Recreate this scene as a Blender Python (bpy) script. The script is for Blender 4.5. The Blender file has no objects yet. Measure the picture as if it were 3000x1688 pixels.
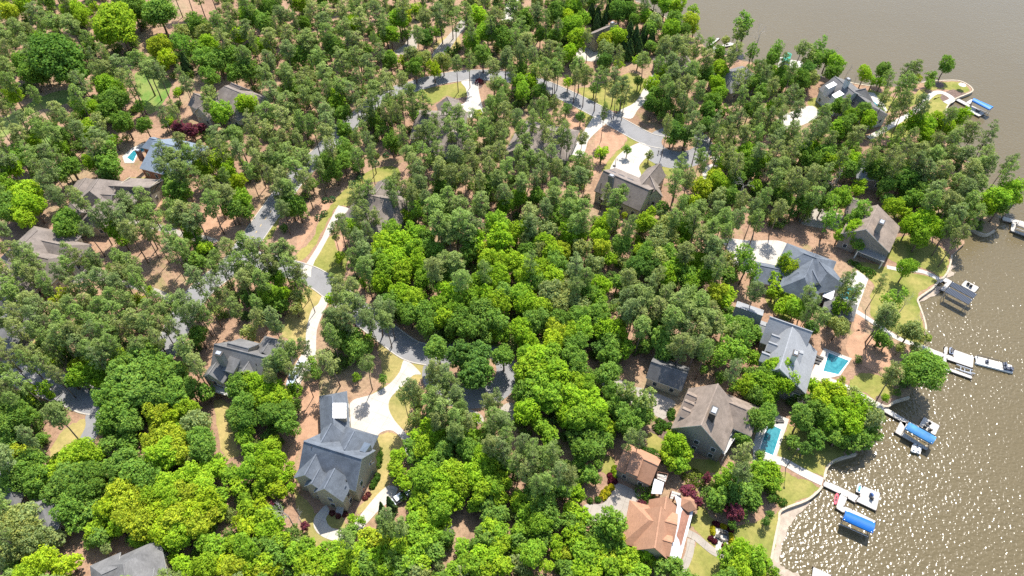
import bpy, bmesh, math, random
import numpy as np
from mathutils import Vector, Matrix
from mathutils.geometry import tessellate_polygon

# ------------------------------------------------------------------ camera, world, sun
SC = bpy.context.scene
COL = SC.collection
CAMH, FPX, TILT = 150.0, 2000.0, math.radians(49)      # drone height, focal length (in 3000 px wide frame), depression
cam_d = bpy.data.cameras.new("camera"); cam = bpy.data.objects.new("camera", cam_d); COL.objects.link(cam)
cam.location = (0, 0, CAMH); cam.rotation_euler = (math.pi/2 - TILT, 0, 0)
cam_d.sensor_width = 36; cam_d.lens = 36*FPX/3000; cam_d.clip_start = 1; cam_d.clip_end = 5000
SC.camera = cam
SUN_EL, SUN_AZ = math.radians(60), math.radians(19)    # azimuth measured from +Y towards +X
w = bpy.data.worlds.new("World"); SC.world = w; w.use_nodes = True
wn = w.node_tree; bg = wn.nodes['Background']
sky = wn.nodes.new('ShaderNodeTexSky'); sky.sky_type = 'NISHITA'; sky.sun_disc = False
sky.sun_elevation = SUN_EL; sky.sun_rotation = SUN_AZ
wn.links.new(sky.outputs[0], bg.inputs[0]); bg.inputs[1].default_value = 0.15
sd = bpy.data.lights.new("sun", 'SUN'); sun = bpy.data.objects.new("sun", sd); COL.objects.link(sun)
sd.energy = 4.6; sd.angle = math.radians(0.5); sd.color = (1.0, 0.95, 0.87)
sv = Vector((math.sin(SUN_AZ)*math.cos(SUN_EL), math.cos(SUN_AZ)*math.cos(SUN_EL), math.sin(SUN_EL)))
sun.rotation_euler = sv.to_track_quat('Z', 'Y').to_euler(); sun.location = (0, 0, 200)
SC.view_settings.view_transform = 'Standard'; SC.view_settings.look = 'None'
SC.view_settings.exposure = 0.9; SC.view_settings.gamma = 1
SC.cycles.max_bounces = 6; SC.cycles.diffuse_bounces = 3; SC.cycles.glossy_bounces = 2
SC.cycles.transmission_bounces = 3; SC.cycles.transparent_max_bounces = 4
SC.cycles.use_denoising = False
SC.cycles.sample_clamp_direct = 12; SC.cycles.sample_clamp_indirect = 4

WATER_Z = -1.0
R = random.Random(7)

# ------------------------------------------------------------------ mapping of survey points to the ground
def at(px, py, h=0.0):
    u = px-1500; v = py-844
    y = FPX*math.cos(TILT) - v*math.sin(TILT); z = -FPX*math.sin(TILT) - v*math.cos(TILT)
    k = (h-CAMH)/z
    return Vector((u*k, y*k, h))
def depth_at(p):
    return p.y*math.cos(TILT) + (CAMH-p.z)*math.sin(TILT)
def project(p):
    d = depth_at(p); up = p.y*math.sin(TILT) - (CAMH-p.z)*math.cos(TILT)
    return 1500+FPX*p.x/d, 844-FPX*up/d

# ------------------------------------------------------------------ materials
MATS = {}
def newmat(name):
    m = bpy.data.materials.new(name); m.use_nodes = True
    nt = m.node_tree; b = nt.nodes['Principled BSDF']
    return m, nt, b
def noise_col(nt, scale, detail=4, rough=0.6, vec=None, dist=0.0):
    n = nt.nodes.new('ShaderNodeTexNoise'); n.inputs['Scale'].default_value = scale
    n.inputs['Detail'].default_value = detail; n.inputs['Roughness'].default_value = rough
    n.inputs['Distortion'].default_value = dist
    if vec: nt.links.new(vec, n.inputs['Vector'])
    return n.outputs['Fac']
def ramp(nt, fac, stops):
    r = nt.nodes.new('ShaderNodeValToRGB'); nt.links.new(fac, r.inputs[0])
    e = r.color_ramp.elements
    while len(e) < len(stops): e.new(0.5)
    for i, (p, c) in enumerate(stops):
        e[i].position = p; e[i].color = (*c, 1) if len(c) == 3 else c
    return r.outputs[0]
def mixc(nt, a, b, fac, mode='MIX'):
    m = nt.nodes.new('ShaderNodeMix'); m.data_type = 'RGBA'; m.blend_type = mode
    for s, v in ((6, a), (7, b), (0, fac)):
        if isinstance(v, (int, float)): m.inputs[s].default_value = v
        elif isinstance(v, tuple): m.inputs[s].default_value = (*v, 1) if len(v) == 3 else v
        else: nt.links.new(v, m.inputs[s])
    return m.outputs[2]
def geo_pos(nt):
    g = nt.nodes.new('ShaderNodeNewGeometry'); return g.outputs['Position']
def plain(name, col, rough=0.7, var=0.18, scale=1.5, metal=0.0, spec=0.3, grain=0.0):
    if name in MATS: return MATS[name]
    m, nt, b = newmat(name)
    f = noise_col(nt, scale, 5, 0.6, geo_pos(nt))
    lo = tuple(c*(1-var) for c in col); hi = tuple(min(1, c*(1+var)) for c in col)
    c = ramp(nt, f, [(0.3, lo), (0.7, hi)])
    if grain:
        g = noise_col(nt, 9, 2, 0.8, geo_pos(nt))
        c = mixc(nt, c, ramp(nt, g, [(0.3, (1-grain,)*3), (0.7, (1+grain,)*3)]), 1.0, 'MULTIPLY')
    nt.links.new(c, b.inputs['Base Color'])
    b.inputs['Roughness'].default_value = rough; b.inputs['Metallic'].default_value = metal
    b.inputs['Specular IOR Level'].default_value = spec
    MATS[name] = m; return m
def bump(nt, b, fac, strength, dist):
    bp = nt.nodes.new('ShaderNodeBump'); bp.inputs['Strength'].default_value = strength
    bp.inputs['Distance'].default_value = dist; nt.links.new(fac, bp.inputs['Height'])
    nt.links.new(bp.outputs[0], b.inputs['Normal'])

def ground_mat():
    m, nt, b = newmat("pine_straw_ground"); p = geo_pos(nt)
    big = noise_col(nt, 0.035, 5, 0.6, p, 0.5)
    base = ramp(nt, big, [(0.3, (0.238, 0.149, 0.098)), (0.5, (0.315, 0.200, 0.132)), (0.66, (0.281, 0.212, 0.128)), (0.8, (0.230, 0.221, 0.093))])
    fine = noise_col(nt, 1.1, 8, 0.75, p)
    c = mixc(nt, base, ramp(nt, fine, [(0.30, (0.55, 0.5, 0.48)), (0.5, (1, 1, 1)), (0.72, (1.35, 1.32, 1.3))]), 0.85, 'MULTIPLY')
    leaf = noise_col(nt, 0.16, 6, 0.7, p, 1.0)
    c = mixc(nt, c, (0.17, 0.105, 0.07), ramp(nt, leaf, [(0.5, (0, 0, 0)), (0.66, (0.6, 0.6, 0.6))]))
    gr = noise_col(nt, 0.06, 7, 0.7, p, 0.8)
    c = mixc(nt, c, (0.18, 0.19, 0.06), ramp(nt, gr, [(0.56, (0, 0, 0)), (0.68, (0.65, 0.65, 0.65))]))
    nt.links.new(c, b.inputs['Base Color']); b.inputs['Roughness'].default_value = 0.95
    b.inputs['Specular IOR Level'].default_value = 0.1
    bump(nt, b, fine, 0.8, 0.25)
    return m
def lawn_mat(name, green, dry, amt):
    m, nt, b = newmat(name); p = geo_pos(nt)
    f = noise_col(nt, 0.09, 6, 0.65, p, 0.6)
    c = ramp(nt, f, [(0.32, green), (0.32+amt, dry)])
    fine = noise_col(nt, 0.9, 7, 0.75, p)
    c = mixc(nt, c, ramp(nt, fine, [(0.32, (0.72, 0.74, 0.7)), (0.68, (1.25, 1.22, 1.2))]), 0.8, 'MULTIPLY')
    nt.links.new(c, b.inputs['Base Color']); b.inputs['Roughness'].default_value = 0.95
    b.inputs['Specular IOR Level'].default_value = 0.1
    bump(nt, b, fine, 0.5, 0.1)
    return m
def concrete_mat(name, col, joints=True):
    m, nt, b = newmat(name); p = geo_pos(nt)
    f = noise_col(nt, 0.25, 7, 0.7, p, 0.4)
    c = ramp(nt, f, [(0.3, tuple(x*0.82 for x in col)), (0.55, col), (0.8, tuple(x*1.07 for x in col))])
    g = noise_col(nt, 4, 4, 0.8, p)
    c = mixc(nt, c, ramp(nt, g, [(0.3, (0.9,)*3), (0.7, (1.06,)*3)]), 1.0, 'MULTIPLY')
    if joints:
        br = nt.nodes.new('ShaderNodeTexBrick'); mp = nt.nodes.new('ShaderNodeMapping')
        mp.inputs['Rotation'].default_value = (0, 0, 0.42)
        nt.links.new(p, mp.inputs[0]); nt.links.new(mp.outputs[0], br.inputs['Vector'])
        br.offset = 0; br.inputs['Color1'].default_value = (1, 1, 1, 1); br.inputs['Color2'].default_value = (0.96, 0.96, 0.96, 1)
        br.inputs['Mortar'].default_value = (0.72, 0.70, 0.68, 1); br.inputs['Scale'].default_value = 1
        br.inputs['Mortar Size'].default_value = 0.05; br.inputs['Brick Width'].default_value = 3.2; br.inputs['Row Height'].default_value = 3.2
        c = mixc(nt, c, br.outputs[0], 1.0, 'MULTIPLY')
    nt.links.new(c, b.inputs['Base Color']); b.inputs['Roughness'].default_value = 0.85
    return m
def roof_mat(name, col, var=0.34):
    if name in MATS: return MATS[name]
    m, nt, b = newmat(name); p = geo_pos(nt)
    f = noise_col(nt, 0.35, 6, 0.7, p, 0.3)
    c = ramp(nt, f, [(0.3, tuple(x*(1-var) for x in col)), (0.7, tuple(x*(1+var*0.6) for x in col))])
    mp = nt.nodes.new('ShaderNodeMapping'); mp.inputs['Scale'].default_value = (0.9, 0.9, 5.5); nt.links.new(p, mp.inputs[0])
    g = noise_col(nt, 1.6, 3, 0.9, mp.outputs[0])
    c = mixc(nt, c, ramp(nt, g, [(0.25, (0.72,)*3), (0.75, (1.25,)*3)]), 0.85, 'MULTIPLY')
    nt.links.new(c, b.inputs['Base Color']); b.inputs['Roughness'].default_value = 0.9
    b.inputs['Specular IOR Level'].default_value = 0.25
    MATS[name] = m; return m
def stripe_mat(name, col, dark, period, rough=0.35, metal=0.0, ang=0.0):
    if name in MATS: return MATS[name]
    m, nt, b = newmat(name)
    tc = geo_pos(nt)
    mp = nt.nodes.new('ShaderNodeMapping'); mp.inputs['Rotation'].default_value = (0, 0, ang); nt.links.new(tc, mp.inputs[0])
    wv = nt.nodes.new('ShaderNodeTexWave'); wv.wave_type = 'BANDS'; wv.bands_direction = 'X'
    wv.inputs['Scale'].default_value = 0.314/period; nt.links.new(mp.outputs[0], wv.inputs[0])
    c = ramp(nt, wv.outputs['Fac'], [(0.0, dark), (0.35, col), (1.0, col)])
    nt.links.new(c, b.inputs['Base Color']); b.inputs['Roughness'].default_value = rough; b.inputs['Metallic'].default_value = metal
    b.inputs['Specular IOR Level'].default_value = 0.12
    MATS[name] = m; return m
def foliage_mat(name, trans=0.35, nscale=0.9, lo=0.7, hi=1.3, warm=(1.25, 1.02, 0.6)):
    m = bpy.data.materials.new(name); m.use_nodes = True; nt = m.node_tree; nt.nodes.clear()
    out = nt.nodes.new('ShaderNodeOutputMaterial')
    oi = nt.nodes.new('ShaderNodeObjectInfo')
    g = nt.nodes.new('ShaderNodeNewGeometry')
    f = noise_col(nt, nscale, 3, 0.6, g.outputs['Position'])
    v = ramp(nt, f, [(0.3, (lo, lo, lo)), (0.7, (hi, hi, hi))])
    at_ = nt.nodes.new('ShaderNodeAttribute'); at_.attribute_name = 'tint'
    c = mixc(nt, oi.outputs['Color'], at_.outputs['Color'], 1.0, 'MULTIPLY')
    c = mixc(nt, c, v, 1.0, 'MULTIPLY')
    rv = ramp(nt, g.outputs['Random Per Island'], [(0.0, (0.72, 0.78, 0.8)), (0.6, (1, 1, 1)), (1.0, warm)])
    c = mixc(nt, c, rv, 0.8, 'MULTIPLY')
    d = nt.nodes.new('ShaderNodeBsdfDiffuse'); t = nt.nodes.new('ShaderNodeBsdfTranslucent'); mx = nt.nodes.new('ShaderNodeMixShader')
    gl = nt.nodes.new('ShaderNodeBsdfGlossy'); gl.inputs['Roughness'].default_value = 0.45; gl.inputs['Color'].default_value = (0.9, 0.95, 0.9, 1)
    mg = nt.nodes.new('ShaderNodeMixShader'); mg.inputs[0].default_value = 0.0
    nt.links.new(c, d.inputs[0])
    tcol = mixc(nt, c, (1.15, 1.2, 0.45), 1.0, 'MULTIPLY'); nt.links.new(tcol, t.inputs[0])
    mx.inputs[0].default_value = trans
    nt.links.new(d.outputs[0], mx.inputs[1]); nt.links.new(t.outputs[0], mx.inputs[2])
    nt.links.new(mx.outputs[0], mg.inputs[1]); nt.links.new(gl.outputs[0], mg.inputs[2])
    nt.links.new(mg.outputs[0], out.inputs[0])
    return m
def water_mat():
    m, nt, b = newmat("lake_water"); p = geo_pos(nt)
    big = noise_col(nt, 0.006, 4, 0.55, p, 0.5)
    c = ramp(nt, big, [(0.35, (0.112, 0.088, 0.045)), (0.65, (0.124, 0.099, 0.053))])
    nt.links.new(c, b.inputs['Base Color']); b.inputs['Roughness'].default_value = 0.2
    b.inputs['IOR'].default_value = 1.33; b.inputs['Specular IOR Level'].default_value = 0.5
    n1 = noise_col(nt, 1.25, 1.0, 0.5, p, 0.2); n2 = noise_col(nt, 0.25, 3, 0.6, p, 0.2)
    ma = nt.nodes.new('ShaderNodeMath'); ma.operation = 'MULTIPLY_ADD'; ma.inputs[1].default_value = 0.6
    nt.links.new(n2, ma.inputs[0]); nt.links.new(n1, ma.inputs[2])
    # breeze: ripples are stronger on the open near water and fade towards the sheltered cove, in patches
    sep = nt.nodes.new('ShaderNodeSeparateXYZ'); nt.links.new(p, sep.inputs[0])
    mr = nt.nodes.new('ShaderNodeMapRange'); mr.inputs[1].default_value = 60; mr.inputs[2].default_value = 240; mr.inputs[3].default_value = 1.0; mr.inputs[4].default_value = 0.5
    nt.links.new(sep.outputs[1], mr.inputs[0])
    pt = nt.nodes.new('ShaderNodeMapRange'); pt.inputs[1].default_value = 0.35; pt.inputs[2].default_value = 0.65; pt.inputs[3].default_value = 0.82; pt.inputs[4].default_value = 1.12
    nt.links.new(noise_col(nt, 0.022, 3, 0.5, p, 0.4), pt.inputs[0])
    mu = nt.nodes.new('ShaderNodeMath'); mu.operation = 'MULTIPLY'; nt.links.new(mr.outputs[0], mu.inputs[0]); nt.links.new(pt.outputs[0], mu.inputs[1])
    bump(nt, b, ma.outputs[0], 1.0, 0.235)
    bp = [n for n in nt.nodes if n.bl_idname == 'ShaderNodeBump'][0]; nt.links.new(mu.outputs[0], bp.inputs['Strength'])
    return m
def pool_mat():
    m, nt, b = newmat("pool_water"); p = geo_pos(nt)
    f = noise_col(nt, 0.5, 4, 0.6, p, 1.5)
    c = ramp(nt, f, [(0.3, (0.012, 0.13, 0.17)), (0.7, (0.05, 0.26, 0.30))])
    nt.links.new(c, b.inputs['Base Color']); b.inputs['Roughness'].default_value = 0.08; b.inputs['IOR'].default_value = 1.33
    bump(nt, b, noise_col(nt, 3, 2, 0.6, p), 0.4, 0.05)
    return m

M_GROUND = ground_mat()
M_LAWN = lawn_mat("lawn_grass", (0.128, 0.162, 0.030), (0.285, 0.247, 0.081), 0.34)
M_LAWN2 = lawn_mat("dry_lawn_grass", (0.190, 0.190, 0.057), (0.351, 0.275, 0.114), 0.28)
M_FAIR = lawn_mat("fairway_grass", (0.085, 0.190, 0.033), (0.285, 0.257, 0.095), 0.45)
M_CONC = concrete_mat("driveway_concrete", (0.459, 0.422, 0.369))
M_CONC2 = concrete_mat("aged_concrete", (0.328, 0.291, 0.246))
M_PATH = concrete_mat("path_concrete", (0.451, 0.418, 0.369), False)
M_ASPH = concrete_mat("asphalt", (0.209, 0.205, 0.205), False)
M_KERB = plain("kerb_concrete", (0.410, 0.377, 0.328), 0.9)
M_MULCH = plain("mulch_bark", (0.139, 0.094, 0.074), 0.95, 0.45, 1.2, grain=0.3)
M_STRAW = plain("fresh_pine_straw", (0.353, 0.209, 0.131), 0.95, 0.2, 0.5, grain=0.25)
M_SAND = plain("bank_sand", (0.344, 0.283, 0.221), 0.95, 0.22, 0.8, grain=0.2)
M_WATER = water_mat(); M_POOL = pool_mat()
M_WALLCAP = plain("seawall_cap", (0.426, 0.361, 0.271), 0.9, 0.2, 1)
M_DECK = stripe_mat("dock_planks", (0.426, 0.402, 0.369), (0.344, 0.328, 0.299), 0.5, 0.8, 0, 0.45)
M_WOOD = plain("dock_frame_wood", (0.16, 0.12, 0.09), 0.8)
M_POST = plain("galvanised_steel", (0.5, 0.5, 0.5), 0.4, 0.1, 2, 0.6)
M_BLUE = plain("blue_canopy_fabric", (0.006, 0.105, 0.36), 0.55, 0.10, 0.8)
M_GREEN = plain("green_canopy_fabric", (0.016, 0.271, 0.197), 0.55, 0.1, 0.8)
M_DROOF = stripe_mat("dark_metal_roof", (0.055, 0.065, 0.085), (0.10, 0.11, 0.13), 0.55, 0.95, 0.0, -0.42)
M_WHITEMETAL = stripe_mat("white_metal_roof", (0.607, 0.607, 0.607), (0.410, 0.410, 0.426), 0.5, 0.4, 0.1, 0.35)
M_WHITE = plain("white_paint", (0.640, 0.631, 0.607), 0.6, 0.05)
M_DARK = plain("dark_trim", (0.05, 0.045, 0.04), 0.6)
M_GLASS = plain("window_glass", (0.035, 0.05, 0.065), 0.08, 0.1, 2, 0, 0.8)
M_CAP = plain("chimney_cap_metal", (0.30, 0.32, 0.35), 0.6, 0.1, 2, 0.0)
M_BARK = plain("tree_bark", (0.15, 0.11, 0.085), 0.95, 0.3, 2)
M_PBARK = plain("pine_bark", (0.16, 0.125, 0.105), 0.95, 0.3, 2)
M_GBARK = plain("pale_bark", (0.34, 0.31, 0.28), 0.9, 0.25, 2)
M_LEAF = foliage_mat("broadleaf_foliage", 0.38)
M_NEEDLE = foliage_mat("pine_needles", 0.35, 0.8, 0.75, 1.25, (1.15, 1.15, 0.9))
M_BRICK = plain("brick", (0.26, 0.13, 0.09), 0.9)
M_RAIL = plain("deck_rail", (0.42, 0.38, 0.32), 0.8)

# ------------------------------------------------------------------ mesh helpers
class MB:
    def __init__(s): s.v = []; s.f = []; s.m = []; s.mats = []
    def mi(s, mat):
        if mat not in s.mats: s.mats.append(mat)
        return s.mats.index(mat)
    def poly(s, pts, mat):
        b = len(s.v); s.v += [tuple(p) for p in pts]; s.f.append(tuple(range(b, b+len(pts)))); s.m.append(s.mi(mat))
    def prism(s, top, bot, mat, side=None, bottom=True):
        n = len(top); b = len(s.v); s.v += [tuple(p) for p in top]+[tuple(p) for p in bot]
        s.f.append(tuple(range(b, b+n))); s.m.append(s.mi(mat))
        if bottom: s.f.append(tuple(range(b+2*n-1, b+n-1, -1))); s.m.append(s.mi(side or mat))
        for i in range(n):
            j = (i+1) % n
            s.f.append((b+i, b+n+i, b+n+j, b+j)); s.m.append(s.mi(side or mat))
    def box(s, c, d, mat, rot=0.0):
        ca, sa = math.cos(rot), math.sin(rot); cx, cy, cz = c; dx, dy, dz = d[0]/2, d[1]/2, d[2]/2
        q = [(cx+ca*x-sa*y, cy+sa*x+ca*y) for x, y in ((-dx, -dy), (dx, -dy), (dx, dy), (-dx, dy))]
        s.prism([(x, y, cz+dz) for x, y in q], [(x, y, cz-dz) for x, y in q], mat)
    def tube(s, pts, rad, mat, n=6, cap=True):
        pts = [Vector(p) for p in pts]; b0 = len(s.v); mi = s.mi(mat)
        for k, p in enumerate(pts):
            d = (pts[min(k+1, len(pts)-1)]-pts[max(k-1, 0)]).normalized()
            a = d.orthogonal().normalized() if abs(d.z) < 0.9 else Vector((1, 0, 0)); a = (a-d*a.dot(d)).normalized(); c = d.cross(a)
            r = rad[k] if isinstance(rad, (list, tuple)) else rad
            for i in range(n):
                t = 2*math.pi*i/n; s.v.append(tuple(p+a*math.cos(t)*r+c*math.sin(t)*r))
        for k in range(len(pts)-1):
            for i in range(n):
                j = (i+1) % n
                s.f.append((b0+k*n+i, b0+k*n+j, b0+(k+1)*n+j, b0+(k+1)*n+i)); s.m.append(mi)
        if cap:
            s.f.append(tuple(b0+(len(pts)-1)*n+i for i in range(n))); s.m.append(mi)
            s.f.append(tuple(b0+i for i in reversed(range(n)))); s.m.append(mi)
    def mesh(s, name, origin=(0, 0, 0), smooth=False):
        me = bpy.data.meshes.new(name); o = Vector(origin)
        me.from_pydata([tuple(Vector(v)-o) for v in s.v], [], s.f)
        for mt in s.mats: me.materials.append(mt)
        me.polygons.foreach_set('material_index', s.m)
        if smooth: me.polygons.foreach_set('use_smooth', [True]*len(s.f))
        me.update(); return me
    def build(s, name, parent=None, origin=None, smooth=False, **props):
        if not s.f: return None
        po = parent_origin(parent) if parent else Vector((0, 0, 0))
        org = Vector(origin) if origin is not None else (po if parent else Vector((0, 0, 0)))
        o = bpy.data.objects.new(name, s.mesh(name, org, smooth)); COL.objects.link(o)
        o.location = org - po if parent else org
        if parent: o.parent = parent
        for k, v in props.items(): o[k] = v
        return o
ORIG = {}
def parent_origin(p):
    return ORIG.get(p.name, Vector((0, 0, 0)))
def thing(name, label, cat, loc=(0, 0, 0), group=None):
    o = bpy.data.objects.new(name, None); COL.objects.link(o); o.location = loc; o.empty_display_size = 0.5
    o['label'] = label; o['category'] = cat
    if group: o['group'] = group
    ORIG[o.name] = Vector(loc); return o
def tag(o, label, cat, group=None):
    o['label'] = label; o['category'] = cat
    if group: o['group'] = group
    return o
def sub(part):     # let a part own sub-parts in world coordinates
    ORIG[part.name] = parent_origin(part.parent)+part.location; return part
def smooth_poly(pts, closed=True, n=5):
    out = []; L = len(pts)
    rng = range(L if closed else L-1)
    for i in rng:
        p0, p1, p2, p3 = [Vector(pts[(i+k) % L]) if closed else Vector(pts[min(max(i+k, 0), L-1)]) for k in (-1, 0, 1, 2)]
        for j in range(n):
            t = j/n
            out.append(0.5*((2*p1)+(-p0+p2)*t+(2*p0-5*p1+4*p2-p3)*t*t+(-p0+3*p1-3*p2+p3)*t**3))
    if not closed: out.append(Vector(pts[-1]))
    return out
NOBASE = []; ROADPTS = []
def area2(p): return sum(p[i].x*p[(i+1) % len(p)].y-p[(i+1) % len(p)].x*p[i].y for i in range(len(p)))
def sheet(name, px, z, mat, smooth=True, jitter=0.0, thick=0.0, kind='structure', sidemat=None, world=None):
    pts = world if world else [at(x, y, z) for x, y in px]
    if px and name not in ('mulch_bed', 'bank'): NOBASE.append(px)
    if smooth: pts = smooth_poly(pts)
    if jitter: pts = [p+Vector((R.uniform(-1, 1), R.uniform(-1, 1), 0))*jitter for p in pts]
    if area2(pts) < 0: pts.reverse()
    tris = tessellate_polygon([pts]); m = MB(); m.v = [tuple(p) for p in pts]; mi = m.mi(mat)
    for t in tris:
        a, b, c = [pts[k] for k in t]
        if (b-a).cross(c-a).z < 0: t = (t[0], t[2], t[1])
        m.f.append(tuple(t)); m.m.append(mi)
    if thick:
        n = len(pts); b0 = len(m.v); m.v += [(p.x, p.y, p.z-thick) for p in pts]; si = m.mi(sidemat or mat)
        for i in range(n):
            j = (i+1) % n; m.f.append((i, b0+i, b0+j, j)); m.m.append(si)
    o = m.build(name)
    if kind: o['kind'] = kind
    return o
def ribbon(name, px, width, z, mat, kerb=True, kind='structure'):
    c = smooth_poly([at(x, y, z) for x, y in px], closed=False, n=8)
    ws = width if isinstance(width, (list, tuple)) else [width]*len(px)
    L, Rr = [], []
    if name != 'path': ROADPTS.extend(c[::2])
    for i, p in enumerate(c):
        d = (c[min(i+1, len(c)-1)]-c[max(i-1, 0)]).normalized(); nrm = Vector((-d.y, d.x, 0))
        t = i/8; k = min(int(t), len(ws)-2); w_ = ws[k]+(ws[k+1]-ws[k])*(t-k) if k >= 0 else ws[0]
        L.append(p+nrm*w_/2); Rr.append(p-nrm*w_/2)
    m = MB()
    for i in range(len(c)-1): m.poly([Rr[i], Rr[i+1], L[i+1], L[i]], mat)
    o = m.build(name); o['kind'] = kind
    if kerb:
        m = MB()
        for side, sgn in ((L, 1), (Rr, -1)):
            for i in range(len(side)-1):
                d = (side[i+1]-side[i]).normalized(); nn = Vector((-d.y, d.x, 0))*sgn
                a, b = side[i], side[i+1]; w2 = 0.32; h = Vector((0, 0, 0.10))
                m.prism([a+h, b+h, b+nn*w2+h, a+nn*w2+h] if sgn < 0 else [b+h, a+h, a+nn*w2+h, b+nn*w2+h],
                        [a-h, b-h, b+nn*w2-h, a+nn*w2-h] if sgn < 0 else [b-h, a-h, a+nn*w2-h, b+nn*w2-h], M_KERB)
        k = m.build('kerb'); k['kind'] = 'structure'
    return o

# ------------------------------------------------------------------ lake and land
SHORE = [(1830,-40),(1864,6),(1879,9),(1905,23),(1919,35),(1950,52),(1985,80),(2020,100),(2048,117),(2075,150),(2110,160),(2141,163),(2167,176),(2222,186),
 (2250,192),(2279,201),(2320,212),(2370,222),(2410,226),(2454,232),(2503,245),(2556,253),(2620,254),(2699,242),(2745,237),(2803,236),(2830,245),(2847,258),(2846,270),
 (2803,288),(2783,303),(2773,318),(2770,335),(2780,365),(2800,410),(2825,450),(2838,480),(2850,530),(2868,585),(2885,620),(2925,636),(2930,655),(2914,675),(2891,687),(2867,681),
 (2833,660),(2822,676),(2826,713),(2803,734),(2789,748),(2786,766),(2777,795),(2766,812),(2754,821),(2733,844),(2716,856),(2690,876),(2693,893),
 (2704,923),(2713,960),(2710,1007),(2716,1040),(2705,1080),(2684,1121),(2672,1141),(2664,1164),(2623,1176),(2604,1190),(2585,1190),(2570,1215),(2545,1255),
 (2530,1300),(2518,1318),(2509,1330),(2454,1346),(2430,1362),(2419,1382),(2415,1406),(2409,1425),(2396,1441),(2361,1467),(2291,1495),(2282,1528),
 (2267,1601),(2257,1656),(2300,1700),(2420,1760)]
shore = [at(x, y, 0) for x, y in SHORE]
far = [Vector((500, -90, 0)), Vector((500, -700, 0)), Vector((-1500, -700, 0)), Vector((-1500, 2200, 0)), Vector((140, 2200, 0)), Vector((120, 700, 0))]
g = sheet('ground', None, 0, M_GROUND, smooth=False, world=shore+far, thick=3.0, sidemat=M_SAND)
m = MB(); m.poly([(-1500, -700, WATER_Z), (2500, -700, WATER_Z), (2500, 2200, WATER_Z), (-1500, 2200, WATER_Z)], M_WATER)
wo = m.build('lake_water'); wo['kind'] = 'structure'
# sea walls follow the shore, one for each stretch between docks
def seawall(i0, i1, label):
    pts = smooth_poly(shore[i0:i1+1], closed=False, n=4); m = MB(); wd = 0.42
    for i in range(len(pts)-1):
        a, b = pts[i], pts[i+1]; d = (b-a).normalized(); n = Vector((-d.y, d.x, 0))
        if n.dot(Vector((1, 0.3, 0))) > 0 and False: n = -n
        up = Vector((0, 0, 0.14)); dn = Vector((0, 0, -1.6)); a2, b2 = a-n*wd*0.7, b-n*wd*0.7; a3, b3 = a+n*wd*0.5, b+n*wd*0.5
        m.prism([a2+up, b2+up, b3+up, a3+up], [a2+dn, b2+dn, b3+dn, a3+dn], M_WALLCAP)
    return tag(m.build('seawall'), label, 'seawall', 'concrete seawalls along the lake')
def si(p): return SHORE.index(p)
seawall(si((1864,6)), si((1985,80)), 'thin pale seawall on the wooded shore at the top of the photo')
seawall(si((2454,232)), si((2556,253)), 'low seawall behind the house with two white dormers')
seawall(si((2699,242)), si((2770,335)), 'curved white seawall round the grassy point beside the topmost blue canopy')
seawall(si((2825,450)), si((2838,480)), 'short seawall piece under the wooded headland')
seawall(si((2914,675)), si((2833,660)), 'dark shaded seawall curve beside the small covered dock at the right edge')
seawall(si((2789,748)), si((2710,1007)), 'long tan seawall from the dark-roofed boathouse to the pontoon dock')
seawall(si((2664,1164)), si((2585,1190)), 'white-capped seawall shaded by the round waterside tree')
seawall(si((2509,1330)), si((2415,1406)), 'curved seawall below the lawn above the lowest walkway')
seawall(si((2409,1425)), si((2257,1656)), 'tan seawall beside the exposed sandy bank at the bottom')

def lsheet(name, z, mat, *polys, **k):
    for p in polys: sheet(name, p, z, mat, **k)
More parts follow.
